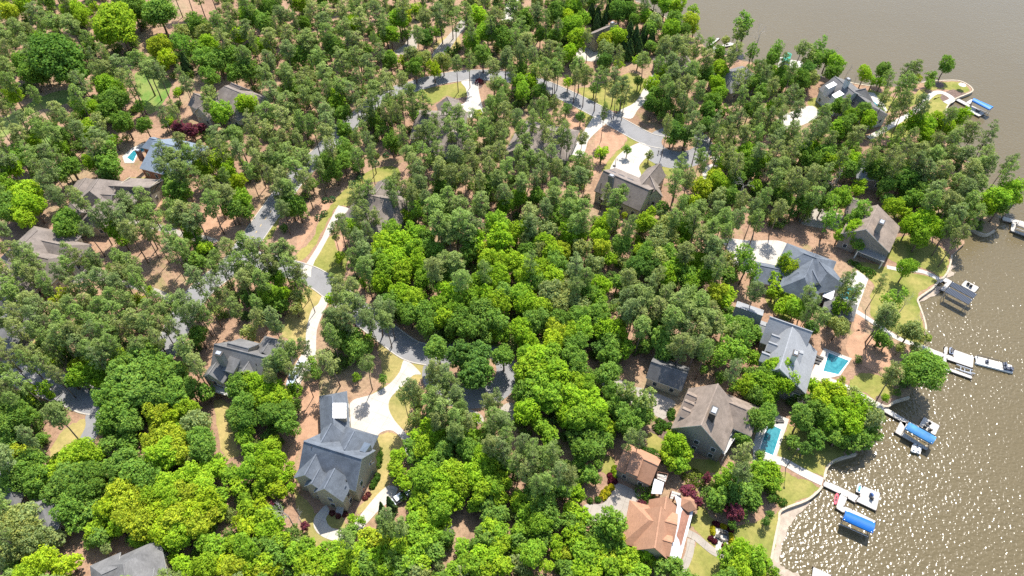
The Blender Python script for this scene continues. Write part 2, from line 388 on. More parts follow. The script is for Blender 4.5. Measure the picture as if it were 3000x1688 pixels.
# lawns
lsheet('lawn', 0.02, M_LAWN,
 [(1010,555),(1050,520),(1115,488),(1165,492),(1172,515),(1145,525),(1120,530),(1060,545),(1035,600),(990,605),(965,640),(925,715),(884,763),(872,745),(915,700),(940,640),(975,595)],
 [(905,792),(960,700),(1005,695),(1020,740),(1012,795),(1000,815),(955,812)],
 [(803,622),(822,632),(815,655),(795,698),(762,697),(785,660)],
 [(1215,270),(1260,258),(1330,244),(1365,242),(1370,275),(1350,290),(1330,285),(1305,280),(1280,300),(1235,300)],
 [(1690,262),(1745,255),(1790,238),(1850,212),(1885,235),(1893,290),(1835,328),(1740,302)],
 [(1645,290),(1690,310),(1752,338),(1740,360),(1715,375),(1700,345),(1660,320)],
 [(1790,362),(1850,393),(1880,418),(1850,425),(1800,480),(1780,500),(1765,497),(1805,445),(1828,425),(1835,405),(1810,380)],
 [(1900,455),(1935,450),(1975,480),(1965,515),(1940,505),(1930,485),(1880,515),(1872,490)],
 [(2365,300),(2385,285),(2410,300),(2408,318),(2380,318)],
 [(2545,262),(2640,290),(2700,262),(2715,275),(2760,280),(2710,300),(2640,320),(2590,330),(2565,305)],
 [(2705,262),(2740,245),(2800,240),(2826,249),(2841,262),(2835,270),(2805,275),(2775,262),(2745,262)],
 [(2725,300),(2750,285),(2775,300),(2765,330),(2740,350),(2690,345),(2700,320)],
 [(2590,370),(2640,345),(2700,340),(2690,380),(2620,410)],
 [(2620,700),(2690,690),(2730,710),(2780,745),(2775,790),(2755,812),(2720,790),(2680,780),(2640,775),(2600,750)],
 [(2520,768),(2600,785),(2650,795),(2740,815),(2725,840),(2700,850),(2690,880),(2700,930),(2708,1000),(2690,1020),(2640,985),(2560,935),(2550,880),(2560,830),(2520,800)],
 [(2250,860),(2330,880),(2380,880),(2370,930),(2300,940),(2255,900)],
 [(2490,1120),(2520,1095),(2570,1100),(2605,1110),(2622,1150),(2600,1170),(2575,1180),(2540,1155),(2500,1140)],
 [(2280,1335),(2300,1260),(2330,1245),(2440,1290),(2470,1340),(2425,1365),(2415,1400),(2400,1390),(2340,1370),(2300,1350)],
 [(2290,1385),(2340,1400),(2400,1428),(2360,1460),(2295,1488),(2275,1470),(2260,1420)],
 [(2000,1420),(2040,1430),(2070,1500),(2120,1540),(2230,1525),(2285,1500),(2275,1560),(2255,1650),(2200,1640),(2100,1610),(2045,1560),(2022,1530),(2040,1490)],
 [(2040,1585),(2075,1600),(2150,1650),(2250,1660),(2250,1720),(2010,1720),(2015,1660)],
 [(1895,1290),(1900,1265),(1935,1270),(1960,1310),(1940,1325),(1900,1310)],
 [(2010,1350),(2100,1345),(2110,1380),(2040,1385)],
 [(1765,1340),(1800,1345),(1790,1385),(1765,1380)],
 jitter=0.35)
lsheet('lawn', 0.02, M_LAWN2,
 [(895,840),(940,845),(942,880),(925,920),(905,960),(895,1000),(830,985),(840,920),(880,890)],
 [(1105,1020),(1125,1000),(1180,1045),(1180,1090),(1145,1120),(1120,1115),(1115,1060)],
 [(1135,1180),(1165,1120),(1220,1060),(1250,1090),(1220,1130),(1200,1200),(1220,1260),(1200,1270),(1160,1240)],
 [(1010,1190),(1080,1160),(1130,1125),(1140,1140),(1060,1180),(1020,1200)],
 [(1100,1300),(1115,1275),(1150,1268),(1180,1290),(1185,1320),(1150,1400),(1110,1450),(1060,1500),(1045,1500),(1080,1440),(1105,1380),(1115,1330)],
 [(860,1440),(895,1460),(925,1500),(920,1530),(930,1560),(960,1580),(990,1590),(950,1600),(905,1580),(880,1520)],
 [(953,1530),(965,1505),(1000,1515),(1018,1540),(990,1550),(965,1545)],
 [(625,1175),(680,1185),(690,1215),(685,1280),(700,1330),(660,1340),(640,1260)],
 [(200,1250),(255,1225),(262,1240),(235,1290),(205,1330),(150,1345),(150,1310)],
 [(375,520),(470,525),(480,560),(478,640),(460,620),(452,560),(400,545)],
 [(0,920),(60,925),(130,960),(90,1010),(0,980)],
 [(625,870),(680,848),(690,870),(650,910),(620,920)],
 [(1270,130),(1335,100),(1345,140),(1290,170)],
 jitter=0.35)
lsheet('fairway', 0.02, M_FAIR,
 [(395,215),(445,210),(500,240),(480,300),(440,335),(425,320),(405,270)],
 [(-60,370),(20,340),(120,285),(200,262),(225,275),(190,305),(100,330),(30,390),(-60,430)],
 [(85,380),(160,360),(200,420),(120,440)],
 jitter=0.4)
# pine straw and mulch beds
lsheet('mulch_bed', 0.03, M_STRAW,
 [(905,690),(940,640),(975,595),(985,560),(1035,530),(1000,520),(940,590),(880,680),(865,740),(875,735)],
 [(1660,290),(1700,330),(1715,370),(1680,385),(1640,340)],
 [(1745,395),(1775,370),(1820,385),(1838,405),(1820,430),(1790,460),(1760,500),(1735,510),(1740,450)],
 [(596,610),(700,600),(740,610),(730,660),(690,690),(640,700),(600,680)],
 [(455,560),(478,580),(465,608),(440,590)],
 [(980,700),(1010,690),(1015,730),(990,735)],
 [(888,1160),(930,1110),(935,1180),(930,1290),(890,1290),(870,1330),(850,1400),(830,1390),(850,1310),(880,1260)],
 [(1205,1170),(1235,1130),(1255,1170),(1240,1230),(1215,1225)],
 [(2480,1010),(2510,965),(2560,990),(2600,1020),(2650,1045),(2660,1080),(2620,1110),(2570,1090),(2500,1060)],
 [(2290,960),(2330,930),(2380,940),(2400,970),(2370,980),(2310,955)],
 [(2330,1210),(2370,1220),(2360,1260),(2310,1240)],
 [(2500,965),(2515,900),(2535,925),(2530,960)],
 jitter=0.3)
lsheet('mulch_bed', 0.03, M_MULCH,
 [(2765,275),(2790,262),(2815,270),(2830,275),(2802,286),(2785,285)], [(2755,285),(2768,275),(2798,292),(2783,303),(2765,300)],
 [(2565,1165),(2585,1160),(2612,1178),(2600,1190),(2585,1192)],
 [(1335,290),(1360,285),(1370,290),(1362,303),(1345,302)], [(1392,245),(1410,240),(1414,253),(1402,260)],
 [(1715,1455),(1740,1470),(1765,1465),(1800,1420),(1812,1430),(1780,1470),(1745,1480)],
 [(1940,1215),(1965,1225),(1960,1260),(1950,1290),(1915,1270),(1900,1262),(1930,1235)],
 [(2742,244),(2756,241),(2766,250),(2758,258),(2744,255)],
 jitter=0.15)
lsheet('bank', -0.86, M_SAND, [(2285,1490),(2361,1462),(2372,1475),(2345,1500),(2330,1520),(2310,1545),(2306,1560),(2290,1600),(2284,1650),(2300,1665),(2345,1690),(2240,1700),(2255,1600),(2270,1530)],
 [(2720,850),(2740,838),(2762,845),(2745,862),(2700,885),(2690,885)], [(2770,812),(2780,780),(2800,778),(2785,795),(2800,800),(2775,815)], jitter=0.25)
# roads
ribbon('road', [(-160,1150),(20,1088),(116,1118),(200,1148),(285,1178),(360,1150),(430,1090),(500,1000),(540,915),(600,840),(680,775),(740,695),(800,610),(868,520),(950,440),(1000,385),(1060,335),(1120,285),(1215,252),(1310,228),(1400,220),(1470,224),(1560,240),(1650,276),(1750,326),(1830,372),(1900,408),(1960,420)], 7.0, 0.04, M_ASPH)
ribbon('side_road', [(700,752),(770,768),(840,785),(905,805),(950,832),(1010,880),(1070,930),(1130,975),(1200,1025),(1260,1040)], 6.4, 0.045, M_ASPH)
def disc(name, cx, cy, rx, ry, z, mat, n=28, **k):
    return sheet(name, [(cx+rx*math.cos(2*math.pi*i/n), cy+ry*math.sin(2*math.pi*i/n)) for i in range(n)], z, mat, smooth=False, **k)
disc('cul_de_sac', 1378, 1098, 142, 100, 0.05, M_ASPH); disc('cul_de_sac_island', 1385, 1085, 70, 52, 0.10, M_GROUND, thick=0.08, sidemat=M_KERB)
disc('cul_de_sac', 1985, 432, 104, 62, 0.05, M_ASPH); disc('cul_de_sac_island', 1990, 416, 52, 28, 0.10, M_GROUND, thick=0.08, sidemat=M_KERB)
# driveways
def drive(mat, *polys):
    for p in polys: sheet('driveway', p, 0.06, mat, smooth=True, thick=0.05)
sheet('driveway', [(991,602),(1034,613),(1030,634),(1010,640),(985,655),(975,672),(962,695),(940,735),(922,765),(912,790),(911,812),(897,806),(884,792),(899,770),(925,730),(945,695),(960,660),(975,630)], 0.06, M_CONC, smooth=False, thick=.05)
drive(M_CONC,
 [(944,868),(962,880),(945,920),(928,970),(925,1050),(915,1080),(890,1100),(870,1150),(845,1140),(845,1100),(870,1060),(893,1020),(897,970),(912,910),(932,890)],
 [(1187,1054),(1233,1094),(1210,1100),(1175,1135),(1145,1165),(1139,1195),(1155,1230),(1200,1285),(1210,1330),(1206,1352),(1186,1320),(1180,1290),(1150,1262),(1118,1266),(1100,1285),(1090,1300),(1050,1270),(1026,1255),(1026,1180),(1090,1155),(1140,1125),(1170,1090)],
 [(1136,1424),(1165,1430),(1150,1460),(1110,1495),(1080,1528),(1050,1560),(1000,1585),(950,1575),(922,1550),(920,1520),(935,1498),(955,1480),(965,1500),(955,1520),(970,1545),(1010,1550),(1050,1515),(1100,1455)],
 [(1352,238),(1400,233),(1402,262),(1410,300),(1415,335),(1370,345),(1345,330),(1330,310),(1355,305),(1368,290),(1365,260)],
 [(1745,340),(1782,352),(1760,375),(1725,410),(1715,440),(1700,460),(1660,470),(1640,455),(1680,430),(1700,400),(1720,370)],
 [(1808,330),(1848,348),(1870,320),(1900,290),(1930,230),(1915,215),(1885,262),(1860,300)],
 [(1880,418),(1910,445),(1885,470),(1872,490),(1878,515),(1860,535),(1790,510),(1800,470),(1830,440)],
 [(2060,495),(2110,475),(2090,500),(2100,540),(2070,545)], [(2080,462),(2110,455),(2112,480),(2090,470)],
 [(2275,350),(2370,310),(2400,330),(2395,345),(2340,370),(2280,375)], [(1690,150),(1720,132),(1760,160),(1740,180),(1690,170)],
 [(2120,700),(2200,705),(2280,705),(2320,725),(2318,760),(2260,780),(2200,800),(2150,780),(2135,740)],
 [(1490,0),(1520,0),(1500,60),(1470,60)])
drive(M_CONC2,
 [(1808,1415),(1870,1445),(1868,1470),(1850,1500),(1840,1540),(1790,1530),(1735,1525),(1708,1500),(1715,1478),(1765,1475),(1795,1440)],
 [(1748,1115),(1790,1100),(1850,1130),(1890,1140),(1975,1175),(1965,1200),(1945,1228),(1915,1215),(1860,1190),(1800,1160)],
 [(1265,160),(1330,85),(1350,60),(1370,70),(1340,110),(1300,165)],
 [(1145,155),(1185,130),(1205,90),(1220,100),(1215,150),(1150,162)],
 [(640,705),(600,715),(550,700),(450,672),(370,655),(345,665),(350,640),(400,645),(460,655),(560,685),(600,690)],
 [(240,765),(250,800),(310,832),(360,838),(410,852),(465,870),(520,905),(530,885),(470,850),(420,835),(340,815),(290,790),(270,760)],
 [(150,780),(240,765),(270,790),(230,830),(170,830),(140,805)],
 [(1372,1200),(1410,1215),(1415,1240),(1380,1235)], [(1465,1200),(1500,1180),(1530,1230),(1500,1240)],
 [(2390,610),(2475,635),(2475,665),(2420,670),(2340,650)])
drive(M_ASPH, [(252,1215),(285,1190),(308,1200),(300,1240),(270,1300),(235,1320),(232,1290),(250,1250)], [(20,1035),(60,1000),(85,975),(100,985),(70,1020),(30,1050)])
# garden paths
def path(px, w_=1.3, mat=M_PATH): ribbon('path', px, w_, 0.07, mat, kerb=False)
path([(2770,302),(2790,290),(2765,273),(2740,272),(2715,290),(2690,318),(2640,350),(2590,380),(2545,405)], 2.2)
path([(2598,782),(2640,790),(2700,795),(2740,812),(2760,826)], 1.5)
path([(2505,910),(2560,945),(2620,985),(2660,1003),(2700,1015),(2745,1035)], 1.5)
path([(2378,1105),(2430,1115),(2500,1145),(2560,1180),(2590,1195)], 1.8)
path([(2262,1345),(2300,1355),(2345,1380),(2410,1412)], 2.2, M_CONC)
path([(2010,1560),(2040,1575),(2090,1615),(2130,1630)], 1.7, M_CONC2); path([(2025,1580),(2020,1620),(2005,1660),(1995,1700)], 1.7, M_CONC2)
path([(1795,1195),(1820,1185)], 1.0)
# road centre dashes
mkm = plain("road_yellow_paint", (0.55, 0.38, 0.12), 0.8)
dash = smooth_poly([at(x, y, 0.05) for x, y in [(740,695),(800,610),(868,520)]], closed=False, n=14)
m = MB()
for i in range(0, len(dash)-1, 3):
    a, b = dash[i], dash[i+1]; d = (b-a).normalized(); n = Vector((-d.y, d.x, 0))*0.09
    m.poly([a-n, b-n, b+n, a+n], mkm)
o = m.build('road_marking'); o['kind'] = 'structure'

# ------------------------------------------------------------------ houses
SLATE = roof_mat("slate_blue_shingles", (0.128, 0.145, 0.168)); GREYR = roof_mat("grey_shingles", (0.155, 0.151, 0.147))
TAUPE = roof_mat("taupe_shingles", (0.210, 0.176, 0.151)); TAUPE2 = roof_mat("warm_taupe_shingles", (0.239, 0.189, 0.151))
ORANGE = roof_mat("terracotta_shingles", (0.36, 0.195, 0.12), 0.16); PALEG = roof_mat("pale_grey_shingles", (0.252, 0.260, 0.269), 0.12)
DGREY = roof_mat("charcoal_shingles", (0.084, 0.084, 0.092)); BLUEG = roof_mat("blue_grey_shingles", (0.168, 0.206, 0.252), 0.12)
SIDE_TAN = plain("tan_siding", (0.353, 0.311, 0.235), 0.8, 0.1, 1.5, grain=0.08); SIDE_GREY = plain("grey_siding", (0.218, 0.206, 0.185), 0.8, 0.1, 1.5, grain=0.08)
SIDE_WHITE = plain("white_siding", (0.521, 0.521, 0.504), 0.8, 0.06); SIDE_BEIGE = plain("beige_siding", (0.437, 0.403, 0.319), 0.8, 0.08)
SIDE_BROWN = plain("brown_siding", (0.21, 0.165, 0.13), 0.8, 0.1)

HC = []
class House:
    def __init__(s, name, label, px, roof, wall, trim=None):
        o = at(*px, 0); s.root = thing(name, label, 'house', tuple(o)); s.roofm = roof; s.wallm = wall; s.trim = trim or M_WHITE
        s.R = MB(); s.W = MB(); s.axis = None; s.wins = []; s.boxes = []
    def block(s, A, B, E, he, hr, hip=(0, 0), E2=None, zb=0.0, snap=True, roof=None, wall=None, win=True, ov=0.35, hw=None, part=None):
        a, b = at(*A, hr), at(*B, hr); mid = (a+b)/2; d = (b-a); L = Vector((d.x, d.y)).length
        ang = math.atan2(d.y, d.x)
        if s.axis is None: s.axis = ang
        elif snap: ang = s.axis + round((ang-s.axis)/(math.pi/2))*math.pi/2
        ux = Vector((math.cos(ang), math.sin(ang), 0)); uy = Vector((-ux.y, ux.x, 0))
        def off(E_): return (at(*E_, he)-mid).dot(uy)
        if hw: wl, wr = hw if isinstance(hw, tuple) else (hw, hw)
        else:
            o1 = off(E); o2 = off(E2) if E2 else -o1
            wl, wr = max(o1, o2), -min(o1, o2)
        wl = max(wl, .8); wr = max(wr, .8)
        h0, h1 = hip; P = lambda x, y, z: Vector((mid.x, mid.y, 0))+ux*x+uy*y+Vector((0, 0, z))
        x0, x1 = -L/2, L/2; e0, e1 = x0-h0, x1+h1
        Rm = s.R if part is None else part; rm = roof or s.roofm; th = 0.22
        A0, A1 = P(x0, 0, hr), P(x1, 0, hr); c = [P(e0, -wr, he), P(e1, -wr, he), P(e1, wl, he), P(e0, wl, he)]
        dn = Vector((0, 0, -th))
        Rm.poly([c[0], c[1], A1, A0], rm); Rm.poly([c[2], c[3], A0, A1], rm)
        Rm.poly([A0+dn, A1+dn, c[1]+dn, c[0]+dn], s.trim); Rm.poly([A1+dn, A0+dn, c[3]+dn, c[2]+dn], s.trim)
        for i, j in ((0, 1), (2, 3)): Rm.poly([c[i], c[i]+dn, c[j]+dn, c[j]], s.trim)
        for (p, q, apx, h) in ((c[1], c[2], A1, h1), (c[3], c[0], A0, h0)):
            if h: Rm.poly([p, q, apx], rm); Rm.poly([q+dn, p+dn, apx+dn], s.trim); Rm.poly([p, p+dn, q+dn, q], s.trim)
            else: Rm.poly([p, p+dn, apx+dn, apx], s.trim); Rm.poly([apx, apx+dn, q+dn, q], s.trim)
        # ridge cap line
        rd = Vector((0, 0, 0.05)); wdt = uy*0.16
        if L > 1: Rm.prism([A0-wdt+rd, A1-wdt+rd, A1+wdt+rd, A0+wdt+rd], [A0-wdt-rd, A1-wdt-rd, A1+wdt-rd, A0+wdt-rd], rm)
        # walls: prism under the roof, set in from the eaves
        wm = wall or s.wallm; W = s.W
        slope_l = (hr-he)/wl; slope_r = (hr-he)/wr; i0 = ov if not h0 else ov; yl, yr = wl-ov, wr-ov
        wx0, wx1 = e0+ov, e1-ov; zt_l = he-th-0.02; 
        base = [P(wx0, -yr, zb), P(wx1, -yr, zb), P(wx1, yl, zb), P(wx0, yl, zb)]
        zt = he-th+0.02
        top = [P(wx0, -yr, zt+slope_r*ov*0.6), P(wx1, -yr, zt+slope_r*ov*0.6), P(wx1, yl, zt+slope_l*ov*0.6), P(wx0, yl, zt+slope_l*ov*0.6)]
        if h0 or h1:
            top = [P(wx0, -yr, zt), P(wx1, -yr, zt), P(wx1, yl, zt), P(wx0, yl, zt)]
        W.prism(top, base, wm)
        for h, xx, sg in ((h0, wx0, -1), (h1, wx1, 1)):
            if not h:
                t = hr-th-0.12
                zL = top[0].z
                tri = [P(xx, -yr, zL), P(xx, 0, t), P(xx, yl, zL)]; tri2 = [p-ux*sg*0.25 for p in tri]
                W.prism(tri if sg < 0 else tri[::-1], tri2 if sg < 0 else tri2[::-1], wm)
        HC.append(mid.copy()); s.boxes.append((mid.copy(), ux.copy(), uy.copy(), wx0, wx1, -yr, yl))
        if win and he-zb > 2.2:
            for (p, q, nrm) in ((base[0], base[1], -uy), (base[1], base[2], ux), (base[2], base[3], uy), (base[3], base[0], -ux)):
                ln = (q-p).length; n = int(ln/3.4)
                for st in range(1, int((he-zb)/2.9)+1):
                    for k in range(n):
                        cpt = p.lerp(q, (k+0.5)/n)+Vector((0, 0, st*2.9-1.3 if he-zb > 5 else (he-zb)*0.5)); s.wins.append((cpt, nrm))
        return P, ux, uy, (x0, x1, wl, wr)
    def shed(s, pts, mat=None, th=0.16, post=False, name=None, zb=0.0, wall=None):
        top = [at(x, y, h) for x, y, h in pts]
        if area2(top) < 0: top.reverse()
        bot = [p-Vector((0, 0, th)) for p in top]
        mb = s.R if name is None else MB()
        mb.prism(top, bot, mat or s.roofm, s.trim)
        if wall is not None:
            c = sum(bot, Vector())/len(bot); ins = [p+(c-p)*0.08 for p in bot]
            s.W.prism([p+Vector((0, 0, -0.02)) for p in ins], [Vector((p.x, p.y, wall)) for p in ins], s.wallm)
        if name: mb.build(name, s.root)
        if post:
            for p in bot:
                m = MB(); q = Vector((p.x, p.y, zb)); c = sum(bot, Vector())/len(bot); q += Vector((c.x-q.x, c.y-q.y, 0)).normalized()*0.4
                m.box((q.x, q.y, (p.z+zb)/2), (0.28, 0.28, p.z-zb), s.trim); m.build('porch_post', s.root)
    def chimney(s, top, ht, zb, w_=(1.5, 1.1), mat=None):
        p = at(*top, ht); m = MB(); m.box((p.x, p.y, (ht+zb)/2), (*w_, ht-zb), mat or s.wallm, s.axis)
        o = sub(m.build('chimney', s.root)); m = MB(); m.box((p.x, p.y, ht+0.12), (w_[0]+0.25, w_[1]+0.25, 0.2), M_DARK, s.axis)
        m.box((p.x, p.y, ht+0.32), (w_[0]*0.7, w_[1]*0.7, 0.22), M_CAP, s.axis); m.build('chimney_cap', o)
    def deck(s, pts, h, rail=True, mat=None):
        top = [at(x, y, h) for x, y in pts]
        if area2(top) < 0: top.reverse()
        m = MB(); m.prism(top, [p-Vector((0, 0, 0.2)) for p in top], mat or M_DECK)
        for p in top: m.box((p.x, p.y, h/2-0.1), (0.2, 0.2, h-0.2), s.trim)
        m.build('deck', s.root)
        if rail:
            m = MB()
            for i in range(len(top)):
                a, b = top[i], top[(i+1) % len(top)]; u = Vector((0, 0, 1.0)); n = max(1, int((b-a).length/1.6))
                m.tube([a+u, b+u], 0.05, s.trim, 4)
                for k in range(n+1): q = a.lerp(b, k/n); m.tube([q, q+u], 0.035, s.trim, 4)
            m.build('deck_rail', s.root)
    def patio(s, pts, z=0.08, mat=None):
        o = sheet('patio', pts, z, mat or M_PATH, smooth=False, thick=0.06); return o
    def pipe(s, *pts):
        for (x, y, h) in pts:
            p = at(x, y, h); m = MB(); m.tube([p-Vector((0, 0, 0.6)), p+Vector((0, 0, 0.35))], 0.12, M_DARK, 6); m.build('vent_pipe', s.root)
    def finish(s, door=None):
        def inside(p, n):
            q = p+n*0.25; c = 0
            for (mid, ux, uy, x0, x1, y0, y1) in s.boxes:
                r = q-mid; x, y = r.dot(ux), r.dot(uy)
                if x0 < x < x1 and y0 < y < y1: return True
            return False
        s.R.build('roof', s.root); s.W.build('wall', s.root)
        k = 0
        for c, n in s.wins:
            if inside(c, n) or k > 60: continue
            k += 1; t = Vector((-n.y, n.x, 0)); m = MB()
            def rect(w_, h_, off, mat):
                q = c+n*off; u = Vector((0, 0, 1))
                m.prism([q-t*w_-u*h_, q+t*w_-u*h_, q+t*w_+u*h_, q-t*w_+u*h_], [p-n*0.06 for p in (q-t*w_-u*h_, q+t*w_-u*h_, q+t*w_+u*h_, q-t*w_+u*h_)], mat)
            rect(0.62, 0.82, 0.05, M_WHITE); fr = sub(m.build('window', s.root)); m = MB(); rect(0.50, 0.70, 0.09, M_GLASS); m.build('pane', fr)

# big slate-blue house with the curved driveway (lower left of centre)
h = House('house', 'large slate-blue-roofed house with a white metal dormer beside the curved white driveway', (985,1400), SLATE, SIDE_TAN)
h.block((890,1292),(1060,1344),(1045,1440), 6.4, 12.0)
h.block((974,1160),(980,1262),(937,1210), 5.2, 9.0, hip=(3.2,0), E2=(1021,1205), snap=False)
h.block((968,1240),(941,1300),None, 6.9, 10.6, hw=2.9)
h.block((1037,1262),(1010,1318),None, 6.7, 11.0, hw=4.2, hip=(2.5,0))
h.block((925,1330),(893,1392),None, 6.6, 10.4, hw=3.7)
h.block((933,1372),(915,1418),None, 6.4, 9.4, hw=2.6)
h.block((980,1372),(950,1432),None, 6.5, 10.8, hw=3.6)
h.shed([(975,1181,9.25),(1014,1181,8.5),(1014,1225,8.5),(975,1225,9.25)], M_WHITEMETAL, wall=6.6, name='metal_dormer')
h.shed([(1068,1295,10.2),(1087,1301,9.6),(1069,1326,9.0),(1053,1320,9.6)], BLUEG, wall=7.0, name='dormer')
h.shed([(1053,1373,5.3),(1078,1362,4.8),(1099,1352,4.8),(1076,1368,5.0)], None, wall=0)
h.deck([(938,1420),(1005,1448),(1022,1452),(1014,1474),(985,1466),(932,1445)], 3.0)
p0, p1 = at(1003,1468,3.0), at(993,1505,0.1); m = MB(); dd = (p1-p0); sx = Vector((-dd.y, dd.x, 0)).normalized()*0.9
for i in range(11):
    c = p0.lerp(p1, (i+0.5)/11); m.box(tuple(c), (1.8, 0.42, 0.10), M_DECK, math.atan2(sx.y, sx.x))
m.build('front_steps', h.root)
h.pipe((914,1312,11.2),(919,1374,9),(1014,1408,9)); h.finish()
# grey roofed house left of it
h = House('house', 'grey-shingled house with a tall chimney in front, left of the slate-blue-roofed house', (700,1090), GREYR, SIDE_TAN)
h.block((627,1008),(775,1046),(608,1076), 6.0, 10.5)
h.block((668,1002),(726,1022),None, 7.6, 10.9, hw=4.0, hip=(0,0))
h.block((795,996),(766,1030),None, 5.8, 9.6, hw=4.4, hip=(3,0))
h.block((634,1062),(610,1095),None, 5.9, 8.9, hw=3.0)
h.block((727,1056),(712,1092),None, 5.9, 9.0, hw=3.2)
h.shed([(673,1043,9.2),(704,1054,9.2),(683,1094,7.4),(649,1083,7.4)], None, wall=5.0, name='dormer')
h.chimney((641,1036), 12.5, 5.5, (1.8, 1.3), SIDE_GREY)
h.deck([(625,1128),(690,1150),(682,1165),(617,1145)], 2.8); h.pipe((750,1067,9.5)); h.finish()
# taupe house beside the upper fan of driveway
h = House('house', 'taupe-roofed beige house with a porch, below the fan-shaped driveway of the upper cul-de-sac', (1820,570), TAUPE, SIDE_BEIGE, M_DARK)
h.block((1768,499),(1903,557),(1742,560), 4.6, 9.8, E2=(1800,490))
h.block((1933,478),(1880,540),(1954,512), 4.4, 8.4, E2=(1861,534), snap=False)
h.block((1905,515),(1922,556),None, 4.6, 8.2, hw=3.0, snap=False)
for x, y in ((1786,506),(1812,517),(1838,528)):
    h.shed([(x,y-8,8.3),(x+18,y-1,8.3),(x+12,y+7,8.6),(x-6,y,8.6)], DGREY, wall=5.0, name='dormer')
h.chimney((1792,516), 12.0, 5, (1.7, 1.2), SIDE_GREY)
h.shed([(1776,553,6.4),(1808,568,6.4),(1795,600,4.4),(1759,583,4.4)], None, post=True)
h.pipe((1761,539,7),(1846,575,7.5)); h.finish()
# warm taupe lake house with three dormers
h = House('house', 'brown-taupe-roofed lake house with a row of three dormers and a rear deck', (2060,1240), TAUPE2, SIDE_GREY, M_WHITE)
h.block((2104,1124),(2054,1246),(2156,1232), 6.0, 12.5, E2=(1974,1236))
h.block((2125,1176),(2188,1198),None, 5.6, 8.8, hw=4.4, hip=(0,3.2))
for (a, b) in (((2042,1164),(2013,1152)),((2034,1186),(2006,1173)),((2024,1206),(1999,1196))):
    h.block(a, b, None, 8.3, 9.5, hw=1.6, zb=6.5, win=False)
h.chimney((2092,1204), 13.8, 8, (2.2, 1.5), M_DARK)
h.deck([(2150,1262),(2163,1267),(2124,1332),(2104,1322),(2130,1295)], 3.4); h.pipe((2040,1170,10)); h.finish()
h = House('garage', 'long grey-roofed garage shaded by tall trees, left of the brown-taupe lake house', (1945,1120), GREYR, SIDE_BEIGE)
h.block((1908,1058),(2015,1096),(1890,1106), 3.6, 7.0, E2=(1915,1040))
h.finish()
h.root['category'] = 'garage'
# orange roofed lake house
h = House('house', 'orange-shingled lake house with a white metal porch roof and corner turret', (1930,1560), ORANGE, SIDE_TAN, M_BRICK)
h.block((1937,1484),(1918,1606),(1980,1500), 4.6, 9.0, E2=(1862,1560))
h.block((1955,1455),(1944,1492),(1988,1468), 4.2, 8.0, E2=(1902,1462))
h.block((1902,1524),(1915,1527),None, 4.2, 8.0, hw=5.0, hip=(4.6,0))
h.block((1946,1524),(1985,1538),None, 5.6, 7.4, hw=3.2, zb=3); h.block((1937,1578),(1970,1590),None, 5.6, 7.2, hw=2.6, zb=3)
h.shed([(1976,1450,4.9),(1998,1462,4.3),(2012,1456,3.9),(2036,1480,3.4),(1992,1646,3.4),(1954,1630,4.9),(1962,1600,4.9),(1984,1480,4.9)], M_WHITEMETAL, post=True, name='porch_roof')
c = at(2018,1476,4.4); m = MB(); n6 = [c+Vector((math.cos(math.pi*i/3+.3)*2.0, math.sin(math.pi*i/3+.3)*2.0, 0)) for i in range(6)]
for i in range(6): m.poly([n6[i], n6[(i+1) % 6], c+Vector((0, 0, 1.7))], ORANGE)
m.build('turret_roof', h.root)
h.deck([(1968,1438),(1995,1446),(1990,1466),(1962,1460)], 2.6)
h.pipe((1940,1508,7.5),(1935,1536,7.5)); h.finish()
h = House('garage', 'orange-shingled garage with a dormer above the aged concrete parking court', (1870,1370), ORANGE, SIDE_GREY, M_BRICK)
h.block((1827,1317),(1929,1364),(1809,1377), 4.2, 7.4, E2=(1842,1300))
h.shed([(1849,1329,7.4),(1885,1346,7.4),(1868,1396,5.6),(1834,1382,5.6)], None, wall=3.0, name='dormer')
h.shed([(1917,1402,3.6),(1946,1414,3.6),(1938,1448,3.0),(1908,1446,3.0)], M_WHITEMETAL, post=True, name='breezeway_roof')
h.deck([(1925,1388),(1955,1394),(1950,1412),(1925,1402)], 2.6); h.finish(); h.root['category'] = 'garage'
# pale grey lake house with square pool
h = House('house', 'pale-grey-roofed lake house with dormers beside the square pool', (2320,1050), PALEG, SIDE_GREY)
h.block((2322,958),(2284,1080),(2395,1030), 5.6, 11.2, E2=(2226,1070))
h.block((2256,927),(2381,973),None, 5.6, 10.8, hw=5.0, snap=True)
for (a, b) in (((2286,990),(2262,979)),((2279,1013),(2253,1001)),((2256,1042),(2233,1032))): h.block(a, b, None, 7.8, 9.3, hw=1.7, zb=5.5, win=False)
h.block((2318,1024),(2354,1037),None, 8.2, 9.8, hw=2.4, zb=6, win=False)
h.chimney((2331,1036), 12.2, 8, (1.6, 1.2), SIDE_WHITE)
h.shed([(2338,1108,5.0),(2366,1120,5.0),(2352,1160,4.2),(2322,1150,4.2)], DGREY, post=True, name='porch_roof')
h.finish()
h = House('garage', 'pale grey garage joined by a link roof, left of the pale-grey lake house', (2190,930), PALEG, SIDE_GREY)
h.block((2155,897),(2235,925),(2160,930), 3.8, 6.8, E2=(2155,880)); h.block((2225,948),(2247,957),None, 3.2, 4.6, hw=2.6); h.finish(); h.root['category'] = 'garage'
